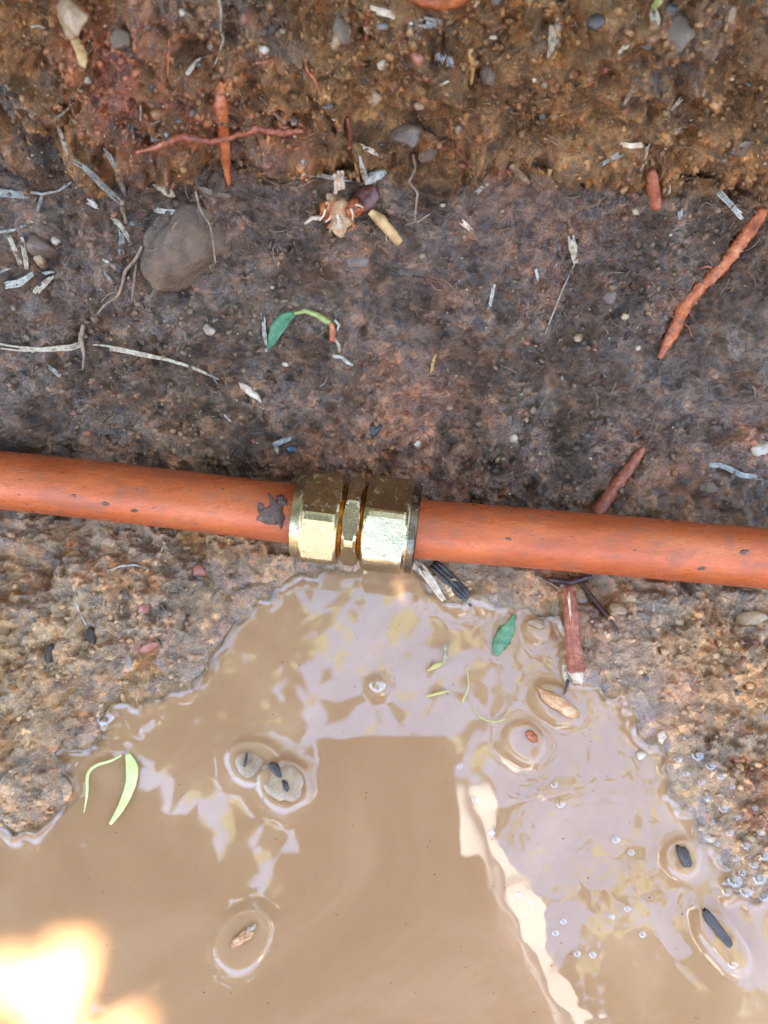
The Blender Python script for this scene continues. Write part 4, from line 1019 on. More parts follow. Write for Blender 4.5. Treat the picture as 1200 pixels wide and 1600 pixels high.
# ------------------------------------------------------------------ stones, clods and other lumps
LP = [
 ('stone', 290, 392, 150, 138, 20, 'stone_mud', 'big rounded mud-coated stone half buried in the dark bank, left', 'stone', 0.34, 0.68),
 ('stone', 1064, 46, 92, 74, -20, 'stone_grey', 'large grey-brown stone at the top right, beside the twisted cream straw', 'stone', 0.6, 0.55),
 ('stone', 187, 62, 32, 38, 30, 'stone_grey', 'grey angular stone in the brown bank, upper left', 'stone', 0.7, 0.1),
 ('stone', 108, 26, 70, 60, 10, 'stone_tan', 'broad tan stone at the top edge, left', 'stone', 0.5, 0.3),
 ('stone', 762, 116, 34, 44, 0, 'stone_grey', 'grey stone right of the short ochre root', 'stone', 0.6, 0.2),
 ('stone', 672, 240, 42, 30, 10, 'stone_grey', 'greenish grey flat stone on the ledge, centre', 'stone', 0.5, 0.2),
 ('stone', 636, 212, 58, 46, 5, 'stone_brown', 'blocky brown clod on the ledge, centre', 'clod', 0.6, 0.2),
 ('stone', 584, 152, 24, 30, 0, 'stone_tan', 'small tan stone in the cleft above the ledge', 'stone', 0.8, 0.1),
 ('stone', 596, 102, 16, 20, 20, 'stone_pale', 'small pale yellow pebble in the brown bank, centre', 'pebble', 0.8, 0.0),
 ('stone', 526, 64, 20, 24, 20, 'stone_tan', 'small tan pebble right of the bluish patch, top centre', 'pebble', 0.8, 0.0),
 ('stone', 536, 36, 46, 60, 10, 'stone_grey', 'bluish grey stone at the top edge, centre', 'stone', 0.6, 0.3),
 ('stone', 652, 92, 30, 20, 20, 'stone_red', 'orange-red pebble left of the mouldy hole', 'pebble', 0.7, 0.1),
 ('stone', 944, 106, 14, 14, 0, 'stone_red', 'round red pellet in the brown bank, right', 'pellet', 0.9, -0.3),
 ('stone', 930, 34, 30, 26, 0, 'stone_dark', 'dark grey stone left of the twisted cream straw', 'stone', 0.7, 0.2),
 ('stone', 1048, 14, 22, 26, 10, 'stone_dark', 'shiny dark pebble at the top edge beside the grey stone', 'pebble', 0.8, 0.0),
 ('stone', 1142, 24, 26, 26, 10, 'stone_tan', 'orange-tan clod at the top edge, far right', 'clod', 0.6, 0.2),
 ('stone', 1165, 235, 60, 34, 0, 'stone_brown', 'flat brown stone in the bank at the right edge', 'stone', 0.5, 0.3),
 ('stone', 136, 126, 13, 13, 0, 'stone_pale', 'small cream pebble below the curved orange-tan root', 'pebble', 0.9, -0.2),
 ('stone', 330, 72, 22, 14, 0, 'stone_pale', 'cream pebble behind the hanging rootlet, top left', 'pebble', 0.8, 0.0),
 ('stone', 412, 78, 18, 15, 30, 'stone_pale', 'cream pebble in the brown bank, top left of centre', 'pebble', 0.8, 0.0),
 ('stone', 284, 20, 12, 12, 0, 'stone_pale', 'tiny round pale pebble near the top edge, left', 'pebble', 0.9, -0.2),
 ('stone', 718, 202, 14, 13, 0, 'stone_pale', 'tiny cream pebble in the bank above the ledge', 'pebble', 0.9, -0.2),
 ('stone', 654, 165, 22, 16, 0, 'stone_tan', 'pale brown pebble above the blocky brown clod', 'pebble', 0.8, 0.0),
 ('shell_chip', 327, 515, 20, 18, 40, 'stone_pale', 'white and orange shell-like chip on the dark bank, left of centre', 'chip', 0.7, -0.2),
 ('stone', 446, 570, 12, 10, 0, 'stone_pale', 'tiny yellow pebble below the green leaf', 'pebble', 0.9, -0.3),
 ('stone', 953, 465, 26, 24, 0, 'stone_brown', 'small brown pebble in a pit, dark bank, right', 'pebble', 0.8, -0.1),
 ('stone', 904, 528, 15, 13, 0, 'stone_tan', 'tiny tan pebble in the dark bank, right', 'pebble', 0.9, -0.2),
 ('stone', 975, 494, 16, 14, 0, 'stone_tan', 'tan pebble below the brown pebble in the pit', 'pebble', 0.9, -0.2),
 ('stone', 802, 684, 15, 15, 0, 'stone_pale', 'small yellowish pebble above the right pipe, near the dark thread', 'pebble', 0.9, -0.2),
 ('stone', 652, 692, 14, 12, 0, 'stone_pale', 'tiny white pebble in the rusty soil above the coupling', 'pebble', 0.9, -0.2),
 ('stone', 702, 637, 12, 10, 0, 'stone_tan', 'tiny orange pebble in the dark bank above the coupling', 'pebble', 0.9, -0.2),
 ('stone', 1187, 700, 26, 40, 70, 'stone_pale', 'pale orange pebble at the right edge above the pipe', 'pebble', 0.7, 0.0),
 ('stone', 1108, 762, 30, 28, 0, 'stone_grey', 'pinkish grey stone under the wavy grey twig', 'stone', 0.7, 0.1),
 ('stone', 586, 672, 20, 26, 60, 'stone_dark', 'black pebble above the coupling', 'pebble', 0.7, 0.0),
 ('stone', 1172, 968, 52, 30, 8, 'stone_tan', 'ochre stone below the right pipe, at the right edge', 'stone', 0.8, 0.0),
 ('stone', 1062, 972, 20, 16, 40, 'stone_tan', 'small orange-tan chip below the right pipe', 'pebble', 0.7, 0.0),
 ('stone', 1008, 960, 34, 18, 10, 'stone_brown', 'flat brown pebble below the right pipe', 'pebble', 0.6, 0.1),
 ('stone', 968, 950, 32, 24, 0, 'stone_tan', 'tan clod right of the dark stiff rootlet', 'clod', 0.5, 0.2),
 ('stone', 224, 950, 22, 26, 10, 'stone_red', 'orange-brown pebble on the left bank', 'pebble', 0.7, 0.0),
 ('stone', 310, 890, 28, 20, 20, 'stone_red', 'rusty pebble below the left pipe near the coupling', 'pebble', 0.7, 0.1),
 ('stone', 195, 930, 22, 18, 20, 'stone_brown', 'brown pebble beside the orange-brown one on the left bank', 'pebble', 0.7, 0.1),
 ('stone', 78, 1022, 14, 40, 15, 'stone_dark', 'dark upright sliver of stone on the left bank', 'stone', 0.8, 0.1),
 ('stone', 144, 992, 12, 30, -20, 'stone_dark', 'dark grey chip under the short white bristle', 'stone', 0.8, 0.1),
 ('stone', 232, 1012, 34, 20, 0, 'stone_red', 'broad reddish clod on the left bank', 'clod', 0.5, 0.2),
 ('stone', 70, 385, 40, 60, 80, 'stone_brown', 'brown knobbly clod right of the cream splinter pair', 'clod', 0.7, 0.1),
 ('stone', 62, 402, 20, 26, 0, 'stone_tan', 'tan lump on the brown knobbly clod', 'clod', 0.8, -0.6),
 ('stone', 88, 376, 16, 16, 0, 'stone_pale', 'pinkish pebble beside the brown knobbly clod', 'pebble', 0.8, -0.3),
 ('stone', 560, 410, 40, 30, 10, 'stone_brown', 'rusty brown clod below the torn root lump', 'clod', 0.5, 0.2),
 ('stone', 312, 262, 84, 40, 5, 'stone_dark', 'dark grey stone in the recess left of the vertical root', 'stone', 0.4, 0.55),
 ('stone', 1002, 1180, 18, 14, 0, 'stone_pale', 'pale chip at the right shore beside the notch', 'pebble', 0.8, -0.2),
 ('stone', 1124, 1242, 20, 12, 40, 'stone_tan', 'tan pebble on the wet right bank, lower', 'pebble', 0.8, -0.2),
 ('stone', 1172, 1308, 18, 10, 40, 'stone_tan', 'tan pebble on the wet right bank, lowest', 'pebble', 0.8, -0.2),
 ('stone', 1150, 1188, 14, 12, 0, 'stone_red', 'orange-red pebble on the wet right bank', 'pebble', 0.9, -0.2),
 ('stone', 1106, 1310, 24, 12, 15, 'stone_pale', 'pale flat pebble at the right shore', 'pebble', 0.7, -0.1),
 ('plastic_scrap', 457, 702, 18, 12, 10, 'blue', 'tiny blue plastic scrap in the soil above the left nut', 'scrap', 0.5, -0.2),
]
for nm_, u, v, l, wd, an, mt_, lb, ct, h, sk in LP:
    lump(nm_, u, v, l, wd, an, mt_, lb, ct, h, sk, sub=4 if l > 60 else 3)
# the mouldy hole
mh = tag(empty('white_mould', hit(693, 88)[0]), 'white fuzzy mould under the dark hole in the brown bank', 'mould')
rg = random.Random(5)
for k in range(34):
    u = 682 + rg.uniform(0, 26); v = 84 + (u - 682) * 0.35 + rg.uniform(-4, 4)
    strip('tuft', [(u, v), (u + rg.uniform(-4, 4), v + rg.uniform(5, 11))], [2, 1.2], 'white_mould', parent=mh, flat=0.9, lift=0.0012 + rg.uniform(0, 0.0012))

# ------------------------------------------------------------------ things standing in or floating on the water
def wlump(name, u, v, l, wd, an, mat, label, cat, z=0.001, h=0.8, facets=6, rough=0.25, seed=None, parent=None):
    return lump(name, u, v, l, wd, an, mat, label, cat, h, 0.0, seed, facets, rough, parent, at=(on_plane(u, v, z), Vector((0, 0, 1))))
wlump('mud_lump', 388, 1194, 50, 44, 10, 'silt', 'pale mud lump rising from the puddle, left one of a touching pair', 'mud lump', 0.0006, 0.30, facets=0, rough=0.18)
wlump('mud_lump', 442, 1220, 84, 58, 35, 'silt', 'pale mud lump rising from the puddle, right and larger of a touching pair', 'mud lump', 0.0006, 0.30, facets=0, rough=0.18)
wlump('bark_sliver', 384, 1187, 24, 6, 100, 'stone_dark', 'thin dark sliver stuck upright in the left mud lump', 'sliver', 0.0020, 1.0)
wlump('pebble', 430, 1202, 30, 14, 60, 'stone_dark', 'dark grey pebble in the larger mud lump', 'pebble', 0.0020, 0.7)
wlump('pebble', 446, 1228, 20, 10, 65, 'stone_dark', 'small black pebble low in the larger mud lump', 'pebble', 0.0020, 0.8)
wlump('wood_crumb', 378, 1466, 38, 14, -35, 'cut_wood', 'orange wood crumb poking out of the pale ring, lower left of the puddle', 'wood crumb', 0.0011, 0.7, rough=0.5)
wlump('pebble', 391, 1452, 22, 10, -50, 'stone_pale', 'pale pebble beside the orange wood crumb in the puddle', 'pebble', 0.0010, 0.7)
wlump('wood_chip', 872, 1098, 76, 24, 35, 'cut_wood', 'large orange wood chip half sunk below the cut root', 'wood chip', 0.0013, 0.8, rough=0.3)
wlump('wood_chip', 830, 1150, 24, 14, 45, 'root', 'small reddish wood chip in a round water ring', 'wood chip', 0.0013, 0.8, rough=0.3)
wlump('pebble', 1068, 1338, 36, 18, 70, 'stone_dark', 'dark pebble ringed by raised water near the right shore', 'pebble', 0.0013, 0.7)
wlump('stone', 1118, 1448, 72, 16, 56, 'stone_dark', 'long dark stone sliver lying slanted in the water, lower right', 'stone', 0.0012, 0.8)
wlump('pebble', 838, 974, 30, 14, 20, 'stone_tan', 'tan pebble at the water edge left of the cut root', 'pebble', 0.0016, 0.9)
wlump('wood_chip', 1032, 1150, 16, 24, 15, 'pale_wood', 'pale yellow wood chip in the notch of the right shore', 'wood chip', 0.0012, 0.8)
wlump('mud_crumb', 162, 1134, 22, 14, 60, 'silt', 'pale mud crumb beside the bubble at the left shore', 'mud crumb', 0.0010, 0.6)
def floating(name, px, ws, mat, label, cat, z=0.0005, flat=0.25):
    P = [on_plane(u, v, z) for u, v in px]
    rd = [mm(x, P[0]) / 2 for x in ws]
    return tag(link(name, tube_mesh(name, P, rd, [Vector((0, 0, 1))] * len(P), 8, flat, 0.04, 6, 3), M[mat]), label, cat)
floating('grass_blade', [(199, 1178), (206, 1200), (204, 1226), (190, 1260), (172, 1288)], [8, 19, 17, 12, 5], 'lime_blade', 'broad lime green grass blade end lying on the puddle, left', 'grass blade', 0.0007)
floating('grass_blade', [(190, 1180), (172, 1189), (150, 1196), (137, 1210), (136, 1240), (131, 1270)], [3, 4, 5, 5, 4, 1.5], 'lime_blade', 'hair-thin lime green grass blade curving over the puddle, left', 'grass blade', 0.0007, 0.5)
floating('yellow_reflection', [(668, 1048), (682, 1040), (698, 1034)], [2, 8, 3], 'reflection_yellow', 'small yellow reflection of foliage modelled as a strip, right of centre below the coupling', 'foliage_reflection', 0.0005)  # yellow pieces here are foliage reflections modelled as strips on the water
floating('yellow_reflection', [(664, 1089), (682, 1084), (702, 1079)], [2, 5, 3], 'reflection_yellow', 'thin yellow reflection of foliage modelled as a strip below the small yellow one', 'foliage_reflection', 0.0005)
floating('yellow_reflection_line', [(728, 1040), (732, 1070), (722, 1098)], [2, 3, 4], 'reflection_yellow', 'upright yellowish reflection of foliage modelled as a strip, right of the thin yellow one', 'thread', 0.0005)
floating('yellow_reflection_line', [(738, 1104), (750, 1120), (772, 1128), (792, 1122)], [2, 2.5, 2.5, 1.5], 'reflection_yellow', 'curved yellowish reflection of foliage modelled as a strip, left of the ringed wood chip', 'thread', 0.0005)
P_ = [on_plane(u, v, zz) for u, v, zz in ((803, 960, 0.0020), (799, 974, 0.0016), (790, 990, 0.0011), (781, 1006, 0.0009), (774, 1024, 0.0004))]
tag(link('leaf', tube_mesh('leaf', P_, [mm(x, P_[0]) / 2 for x in (5, 13, 26, 24, 8)], [Vector((0.2, 0, 1))] * 5, 10, 0.10, 0.12, 4, 2), M['wet_leaf']), 'torn green leaf piece floating below the right pipe', 'leaf')
strip('straw', [(698, 1004), (697, 1020), (694, 1040)], [7, 7, 5], 'straw', 'tan straw end floating above the small yellow reflection', 'straw', lift=0.0005)

# dust and specks drifting on the puddle
rg = random.Random(41)
def specks(name, n, mat, label, rmin, rmax):
    bm = bmesh.new()
    for _ in range(n):
        u = rg.uniform(40, 1150); v = rg.uniform(960, 1600)
        q = on_plane(u, v, 0.00012)
        if sd(np.array([q.x]), np.array([q.y]))[0] > -0.003: continue
        r = rg.uniform(rmin, rmax); a = rg.uniform(0, 6.28); k = rg.randint(4, 6)
        ring = [bm.verts.new(q + Vector((r * rg.uniform(0.5, 1.2) * math.cos(a + 6.283 * j / k), r * rg.uniform(0.3, 0.9) * math.sin(a + 6.283 * j / k), 0))) for j in range(k)]
        top = bm.verts.new(q + Vector((0, 0, r * 0.4)))
        for j in range(k): bm.faces.new((ring[j], ring[(j + 1) % k], top))
    me = bpy.data.meshes.new(name); bm.to_mesh(me); bm.free()
    tag(link(name, me, M[mat]), label, None, None, 'stuff')
specks('dirt_specks', 150, 'mud', 'tiny dark dirt specks drifting on the puddle', 0.0001, 0.0003)
specks('scum_flecks', 90, 'silt', 'tiny pale scum flecks drifting on the puddle', 0.0001, 0.0004)

# bubbles
def dome(u, v, rpx, label, group=None, squash=0.6):
    c = hit(u, v)[0] + Vector((0, 0, 0.0002))
    r = mm(rpx, c)
    bm = bmesh.new()
    bmesh.ops.create_uvsphere(bm, u_segments=16, v_segments=10, radius=r)
    for q in bm.verts: q.co.z *= squash
    me = bpy.data.meshes.new('bubble'); bm.to_mesh(me); bm.free()
    o = link('bubble', me, M['bubble']); o.location = c
    tag(o, label, 'bubble', group)
dome(164, 1120, 17, 'round clear bubble at the left shore')
dome(590, 1070, 15, 'clear bubble cluster floating above the phone reflection')
dome(552, 1406 - 140, 9, 'lone tiny bubble left of the white reflection') if False else None
rg = random.Random(12)
for (u, v, r) in [(1090, 1180, 11), (1110, 1196, 9), (1060, 1186, 8), (1148, 1375, 14), (1165, 1392, 12), (1186, 1372, 12), (1136, 1392, 10), (1192, 1400, 10), (1178, 1350, 9), (1160, 1362, 8), (1072, 1208, 7), (1096, 1222, 6), (1126, 1212, 8), (1144, 1228, 6), (1104, 1246, 7), (1130, 1262, 9), (1152, 1276, 7), (1112, 1284, 6), (1140, 1300, 8), (1166, 1320, 9), (1188, 1300, 7), (1180, 1262, 6), (1150, 1340, 7), (1194, 1336, 10), (1120, 1318, 6)]:
    dome(u, v, r, 'clear round bubble in the froth along the wet right shore', 'froth bubbles along the right shore')
for (u, v, r) in [(876, 1256, 8), (866, 1226, 6), (742, 1250, 6), (768, 1302, 6), (962, 1312, 7), (986, 1332, 6), (980, 1420, 6), (880, 1440, 6), (868, 1458, 6), (926, 1492, 6), (902, 1490, 6), (829, 1410, 5), (810, 1398, 6), (1004, 1460, 6), (956, 1432, 5), (1144, 1506, 9), (718, 1198, 5)]:
    dome(u, v, r, 'tiny clear bubble floating on the right half of the puddle', 'tiny bubbles on the puddle')

# ------------------------------------------------------------------ loose soil crumbs and grit (nobody could count them)
def crumbs(name, n, rmin, rmax, label, seed, pale=0.1, zone=None):
    rg = np.random.default_rng(seed)
    bm = bmesh.new(); bmesh.ops.create_icosphere(bm, subdivisions=1, radius=1.0)
    base = np.array([q.co for q in bm.verts]); fc = np.array([[q.index for q in f.verts] for f in bm.faces]); bm.free()
    Vi = V[k0:k1, 12:nc - 12].reshape(-1, 3); Ni = N[k0:k1, 12:nc - 12].reshape(-1, 3); Ci = Cc[k0:k1, 12:nc - 12].reshape(-1, 3)
    Di = D[k0:k1, 12:nc - 12].ravel(); Ui = upper[k0:k1, 12:nc - 12].ravel(); Mi = (mask2[k0:k1, 12:nc - 12].ravel())
    ok = (Di > 0.001) & (rg.random(len(Di)) < (0.4 + 0.6 * Ui) * np.clip(Mi, 0.15, 1))
    dyp = np.abs(Vi[:, 1] - np.interp(Vi[:, 0], axx, axy))
    ok &= ~((dyp < 0.008) & (Vi[:, 2] < 0.03))
    pick = rg.choice(np.nonzero(ok)[0], n, replace=False)
    r = rmin + (rmax - rmin) * rg.random(n) ** 3
    allv = np.zeros((n, len(base), 3)); cols = np.zeros((n, len(base), 3))
    for i, k in enumerate(pick):
        q = base * (1 + 0.9 * (rg.random((len(base), 1)) - 0.5)) * (0.45 + 0.9 * rg.random(3))
        # random rotation
        a, b, c = rg.random(3) * 6.283
        Rz = np.array([[math.cos(a), -math.sin(a), 0], [math.sin(a), math.cos(a), 0], [0, 0, 1]])
        Rx = np.array([[1, 0, 0], [0, math.cos(b), -math.sin(b)], [0, math.sin(b), math.cos(b)]])
        allv[i] = (q @ Rz.T @ Rx.T) * r[i] + Vi[k] + Ni[k] * r[i] * 0.1
        col = Ci[k] * (0.75 + 0.6 * rg.random())
        t = rg.random()
        if t < pale: col = np.array([0.46, 0.33, 0.2]) * (0.6 + 0.7 * rg.random())
        elif t < pale + 0.05: col = np.array([0.30, 0.10, 0.05]) * (0.6 + 0.7 * rg.random())
        elif t < pale + 0.09: col = np.array([0.15, 0.12, 0.09]) * (0.6 + 0.7 * rg.random())
        cols[i] = col
    nb = len(base)
    F = (fc[None] + (np.arange(n) * nb)[:, None, None]).reshape(-1, 3)
    me = bpy.data.meshes.new(name)
    me.vertices.add(n * nb); me.vertices.foreach_set('co', allv.astype(np.float32).ravel())
    me.loops.add(F.size); me.loops.foreach_set('vertex_index', F.astype(np.int32).ravel())
    me.polygons.add(len(F)); me.polygons.foreach_set('loop_start', np.arange(0, F.size, 3, dtype=np.int32)); me.polygons.foreach_set('loop_total', np.full(len(F), 3, dtype=np.int32))
    me.update(calc_edges=True)
    ca = me.attributes.new('Col', 'FLOAT_COLOR', 'POINT')
    ca.data.foreach_set('color', np.concatenate([cols, np.ones(cols.shape[:2] + (1,))], -1).astype(np.float32).ravel())
    o = link(name, me, M['crumb'], None, False)
    tag(o, label, None, None, 'stuff')
crumbs('soil_crumbs', 14000, 0.0002, 0.0010, 'loose brown soil crumbs scattered over the bank', 3, 0.02)
crumbs('grit', 6000, 0.00012, 0.00036, 'fine pale grit scattered over the soil', 4, 0.4)
# fine fibres: too thin to count
def fibres(n, seed):
    rg = random.Random(seed); bm = bmesh.new()
    for _ in range(n):
        u = rg.uniform(-20, 1220); v = rg.uniform(-20, 690) if rg.random() < 0.85 else rg.uniform(880, 1060)
        if v > 800 and 380 < u < 900: continue
        a = rg.uniform(0, 6.28); L = rg.uniform(8, 34); b = rg.uniform(-0.6, 0.6)
        px = [(u, v), (u + L / 2 * math.cos(a), v + L / 2 * math.sin(a)), (u + L * math.cos(a + b), v + L * math.sin(a + b))]
        P, Nn = drape(px, lift=0.0003)
        me = tube_mesh('tmp', P, [rg.uniform(0.00008, 0.0002)] * len(P), Nn, 4, 0.8, 0.1, 2, 1)
        bm.from_mesh(me); bpy.data.meshes.remove(me)
    me = bpy.data.meshes.new('fine_fibres'); bm.to_mesh(me); bm.free()
    tag(link('fine_fibres', me, M['brown_fibre']), 'fine brown root hairs matted in the soil', None, None, 'stuff')
fibres(260, 9)

# ------------------------------------------------------------------ above the trench: the phone taking the picture and leaves added overhead to shade the trench (both mirrored in the puddle)
def mirror_px(p):                     # where a point overhead shows in the puddle
    return project((p[0], p[1], -p[2]))
# phone: parallel to the picture plane, its lens at the camera, body just behind it
ph_root = tag(empty('phone', CAM - FWD * 0.016), 'dark phone held over the trench, mirrored in the puddle', 'phone')
def rounded(w_, h_, r, cx, cy, z0, z1, name, mat):
    bm = bmesh.new(); vs = []
    for (sx, sy, a0) in ((1, 1, 0), (-1, 1, 90), (-1, -1, 180), (1, -1, 270)):
        for k in range(9):
            a = R(a0 + k * 90 / 8)
            vs.append((cx + sx * (w_ / 2 - r) + r * math.cos(a), cy + sy * (h_ / 2 - r) + r * math.sin(a)))
    mk = lambda x, y, z: CAM + Vector((1, 0, 0)) * x + UPV * y - FWD * z
    lo_ = [bm.verts.new(mk(x, y, z0)) for x, y in vs]; hi_ = [bm.verts.new(mk(x, y, z1)) for x, y in vs]
    bm.faces.new(lo_); bm.faces.new(list(reversed(hi_)))
    n = len(vs)
    for i in range(n): bm.faces.new((lo_[i], hi_[i], hi_[(i + 1) % n], lo_[(i + 1) % n]))
    bmesh.ops.recalc_face_normals(bm, faces=bm.faces[:])
    me = bpy.data.meshes.new(name); bm.to_mesh(me); bm.free()
    return adopt(link(name, me, M[mat], None, False), ph_root)
rounded(0.076, 0.158, 0.0060, -0.002, -0.0605, 0.016, 0.024, 'shell', 'phone')
rounded(0.018, 0.018, 0.005, -0.002, 0.0, 0.0145, 0.0159, 'camera_bump', 'phone')

# added leaves, out of view: block the sun and shape the mirrored sky
def inpoly(u, v, poly):
    c = False; n = len(poly)
    for i in range(n):
        x1, y1 = poly[i]; x2, y2 = poly[(i + 1) % n]
        if (y1 > v) != (y2 > v) and u < x1 + (v - y1) * (x2 - x1) / (y2 - y1): c = not c
    return c
OPEN = [(470, 880), (490, 1000), (500, 1140), (715, 1150), (715, 1260), (770, 1370), (830, 1480), (850, 1560), (950, 1480), (1040, 1500), (1200, 1560), (1500, 1500), (1500, 700), (470, 700)]
OPEN2 = [(420, 1150), (430, 1085), (500, 1050), (560, 1030), (690, 1040), (720, 1090), (860, 1110), (960, 1110), (1010, 1200), (960, 1330), (900, 1420), (850, 1540), (770, 1370), (715, 1260), (715, 1150), (480, 1150)]
SHRED = [[(222, 1186), (240, 1200), (232, 1220), (222, 1205)], [(238, 1215), (256, 1222), (250, 1250), (242, 1248)], [(262, 1230), (276, 1246), (274, 1258), (262, 1250)],
         [(294, 1270), (316, 1252), (345, 1262), (400, 1328), (345, 1335), (350, 1300), (325, 1275), (300, 1280)], [(392, 1400), (394, 1365), (420, 1328), (448, 1340), (452, 1366), (436, 1352), (412, 1350), (400, 1372), (402, 1402)]]
HOLES = [(on_plane(u, v, 0), r * 0.000165) for (u, v, r) in ((14, 1534, 24), (78, 1549, 22), (112, 1514, 27), (95, 1622, 36), (168, 1618, 32))]
def hole_gap(g):                      # how far a shadow point lies from the nearest sunny hole
    return min(math.hypot(g.x - h.x, g.y - h.y) - r for h, r in HOLES)
def shadow(c): return c - SUN * (c.z / SUN.z)
SLEEVE = [(on_plane(u, v, -z), rr_) for (u, v, z, rr_) in ((668, 1250, 0.205, 0.021), (690, 1330, 0.212, 0.023), (722, 1450, 0.222, 0.026), (772, 1580, 0.238, 0.030), (850, 1760, 0.27, 0.036), (960, 2000, 0.32, 0.042), (1150, 2500, 0.42, 0.050))]
SLEEVE = [(Vector((q.x, q.y, -q.z)), r) for q, r in SLEEVE]
def over_sleeve(c, size):
    for q, r in SLEEVE[:5]:
        for dx in (-0.4, 0.4, 0.9, 1.3):
            k = q + Vector((dx * r, 0, 0)); w_ = c - k
            if w_.dot(SUN) > 0 and (w_ - SUN * w_.dot(SUN)).length < size * 0.8 + 0.006: return True
    return False
shade_foliage = tag(empty('added_foliage', (-0.9, -0.7, 0.4)), 'unseen foliage added over the trench to block sun and shape the mirrored sky', 'shade_foliage')  # foliage added out of view to shade the trench and shape the reflections
rg = random.Random(21)
bm = bmesh.new()
cnt = 0
for _ in range(9000):
    z = rg.uniform(0.42, 1.25)
    x = rg.uniform(-1.0, 0.42) * (z / 0.8) ; y = rg.uniform(-0.38, 0.30)
    if _ % 3 == 0: x = rg.uniform(-0.9, 0.9); y = rg.uniform(0.25, 0.9)  # far-side leaves added to darken the upper brass faces
    c = Vector((x, y, z))
    size = rg.uniform(0.022, 0.045)
    u, v = mirror_px(c)
    wpx = size * 0.55 * FPX / ((Vector((c.x, c.y, -c.z)) - CAM).dot(FWD))
    if any(inpoly(u + a_ * wpx * 1.5, v + b_ * wpx * 1.5, OPEN2) for a_, b_ in ((0, 0), (1, 0), (-1, 0), (0, 1), (0, -1))):
        if rg.random() < 0.78: continue
        size *= 0.45
    elif inpoly(u, v, OPEN) or inpoly(u + wpx, v, OPEN) or inpoly(u - wpx, v, OPEN):
        if rg.random() < 0.45: continue
        size *= 0.7
    bad = False
    for sh in SHRED:
        for (su, sv) in sh + [(sum(a for a, b in sh) / len(sh), sum(b for a, b in sh) / len(sh))]:
            if math.hypot(su - u, sv - v) < wpx * 0.8: bad = True
    if bad: continue
    g = c - SUN * (c.z / SUN.z)       # where its shadow falls on the puddle
    if hole_gap(g) < size * 0.5 or over_sleeve(c, size) or (hole_gap(g) < 0.04 and c.z < 0.95): continue
    # one pointed leaf, folded along the midrib
    d = Vector((rg.gauss(0, 1), rg.gauss(0, 1), rg.gauss(-0.2, 0.5))).normalized()
    n = Vector((rg.gauss(0, 0.5), rg.gauss(0, 0.5), 1)).normalized()
    s_ = d.cross(n).normalized(); n = s_.cross(d)
    L = size; W_ = size * 0.42
    q = [c - d * L, c - d * L * 0.2 + s_ * W_ + n * W_ * 0.3, c + d * L, c - d * L * 0.2 - s_ * W_ + n * W_ * 0.3]
    vs = [bm.verts.new(k) for k in q]
    bm.faces.new((vs[0], vs[1], vs[2])); bm.faces.new((vs[0], vs[2], vs[3]))
    cnt += 1
# close the canopy wherever the sun would still reach the trench, except over the low left corner of the puddle
def overhead_ok(c, size):
    u, v = mirror_px(c)
    wpx = size * 0.9 * FPX / ((Vector((c.x, c.y, -c.z)) - CAM).dot(FWD))
    if inpoly(u, v, OPEN) or inpoly(u + wpx, v, OPEN) or inpoly(u - wpx, v, OPEN) or inpoly(u, v - wpx, OPEN) or inpoly(u, v + wpx, OPEN): return False
    for sh in SHRED:
        for (su, sv) in sh + [(sum(a for a, b in sh) / len(sh), sum(b for a, b in sh) / len(sh))]:
            if math.hypot(su - u, sv - v) < wpx * 0.8: return False
    return True
def flat_leaf(c, size):
    d = Vector((rg.gauss(0, 1), rg.gauss(0, 1), rg.gauss(0, 0.15))).normalized()
    s_ = d.cross(SUN).normalized()
    vs = [bm.verts.new(k) for k in (c - d * size, c - d * size * 0.1 + s_ * size * 0.55, c + d * size, c - d * size * 0.1 - s_ * size * 0.55)]
    bm.faces.new((vs[0], vs[1], vs[2])); bm.faces.new((vs[0], vs[2], vs[3]))
added = 0
for rnd in range(8):
    LB = BVHTree.FromBMesh(bm)
    tests = []
    rows = [(y, z) for y, z in prof[k0:k1:(11 if rnd < 3 else 6)]] + [(0.14, 0.13), (0.145, 0.16), (0.152, 0.2), (0.16, 0.25), (0.17, 0.3), (0.185, 0.35)] + [(-0.045 - 0.0025 * q, 0.0) for q in range(1, 17)]
    for i in range(66 if rnd < 3 else 114):
        for (y, z) in rows:
            tests.append(Vector((-0.135 + i * (0.0041 if rnd < 3 else 0.0024), y, z + (0.006 if y > 0.06 else 0.0))))
    for h, r in HOLES:
        for q in range(60):
            a_ = q * 2.4; rr_ = r + 0.0032 + 0.03 * ((q * 0.618) % 1) ** 1.5
            tests.append(Vector((h.x + rr_ * math.cos(a_), h.y + rr_ * math.sin(a_), 0)))
    for p_ in tests:
        if hole_gap(shadow(p_)) < 0.003: continue
        if LB.ray_cast(p_ + SUN * 0.02, SUN)[0] is not None: continue
        for _ in range(30):
            size = rg.uniform(0.016, 0.03)
            c = p_ + SUN * ((rg.uniform(max(0.42, p_.z + 0.1), 1.35) - p_.z) / SUN.z) + Vector((rg.gauss(0, 1), rg.gauss(0, 1), 0)) * 0.004
            g = c - SUN * (c.z / SUN.z)
            if hole_gap(g) < 0.03 and c.z < 1.0:
                c = c + SUN * (rg.uniform(1.0, 1.5) - c.z) / SUN.z
                g = c - SUN * (c.z / SUN.z)
            size = min(size, max(0.004, hole_gap(g)))
            if hole_gap(g) > 0.002 and (rnd >= 6 or overhead_ok(c, size)) and not over_sleeve(c, size):
                flat_leaf(c, size); added += 1
                break
LB = BVHTree.FromBMesh(bm)
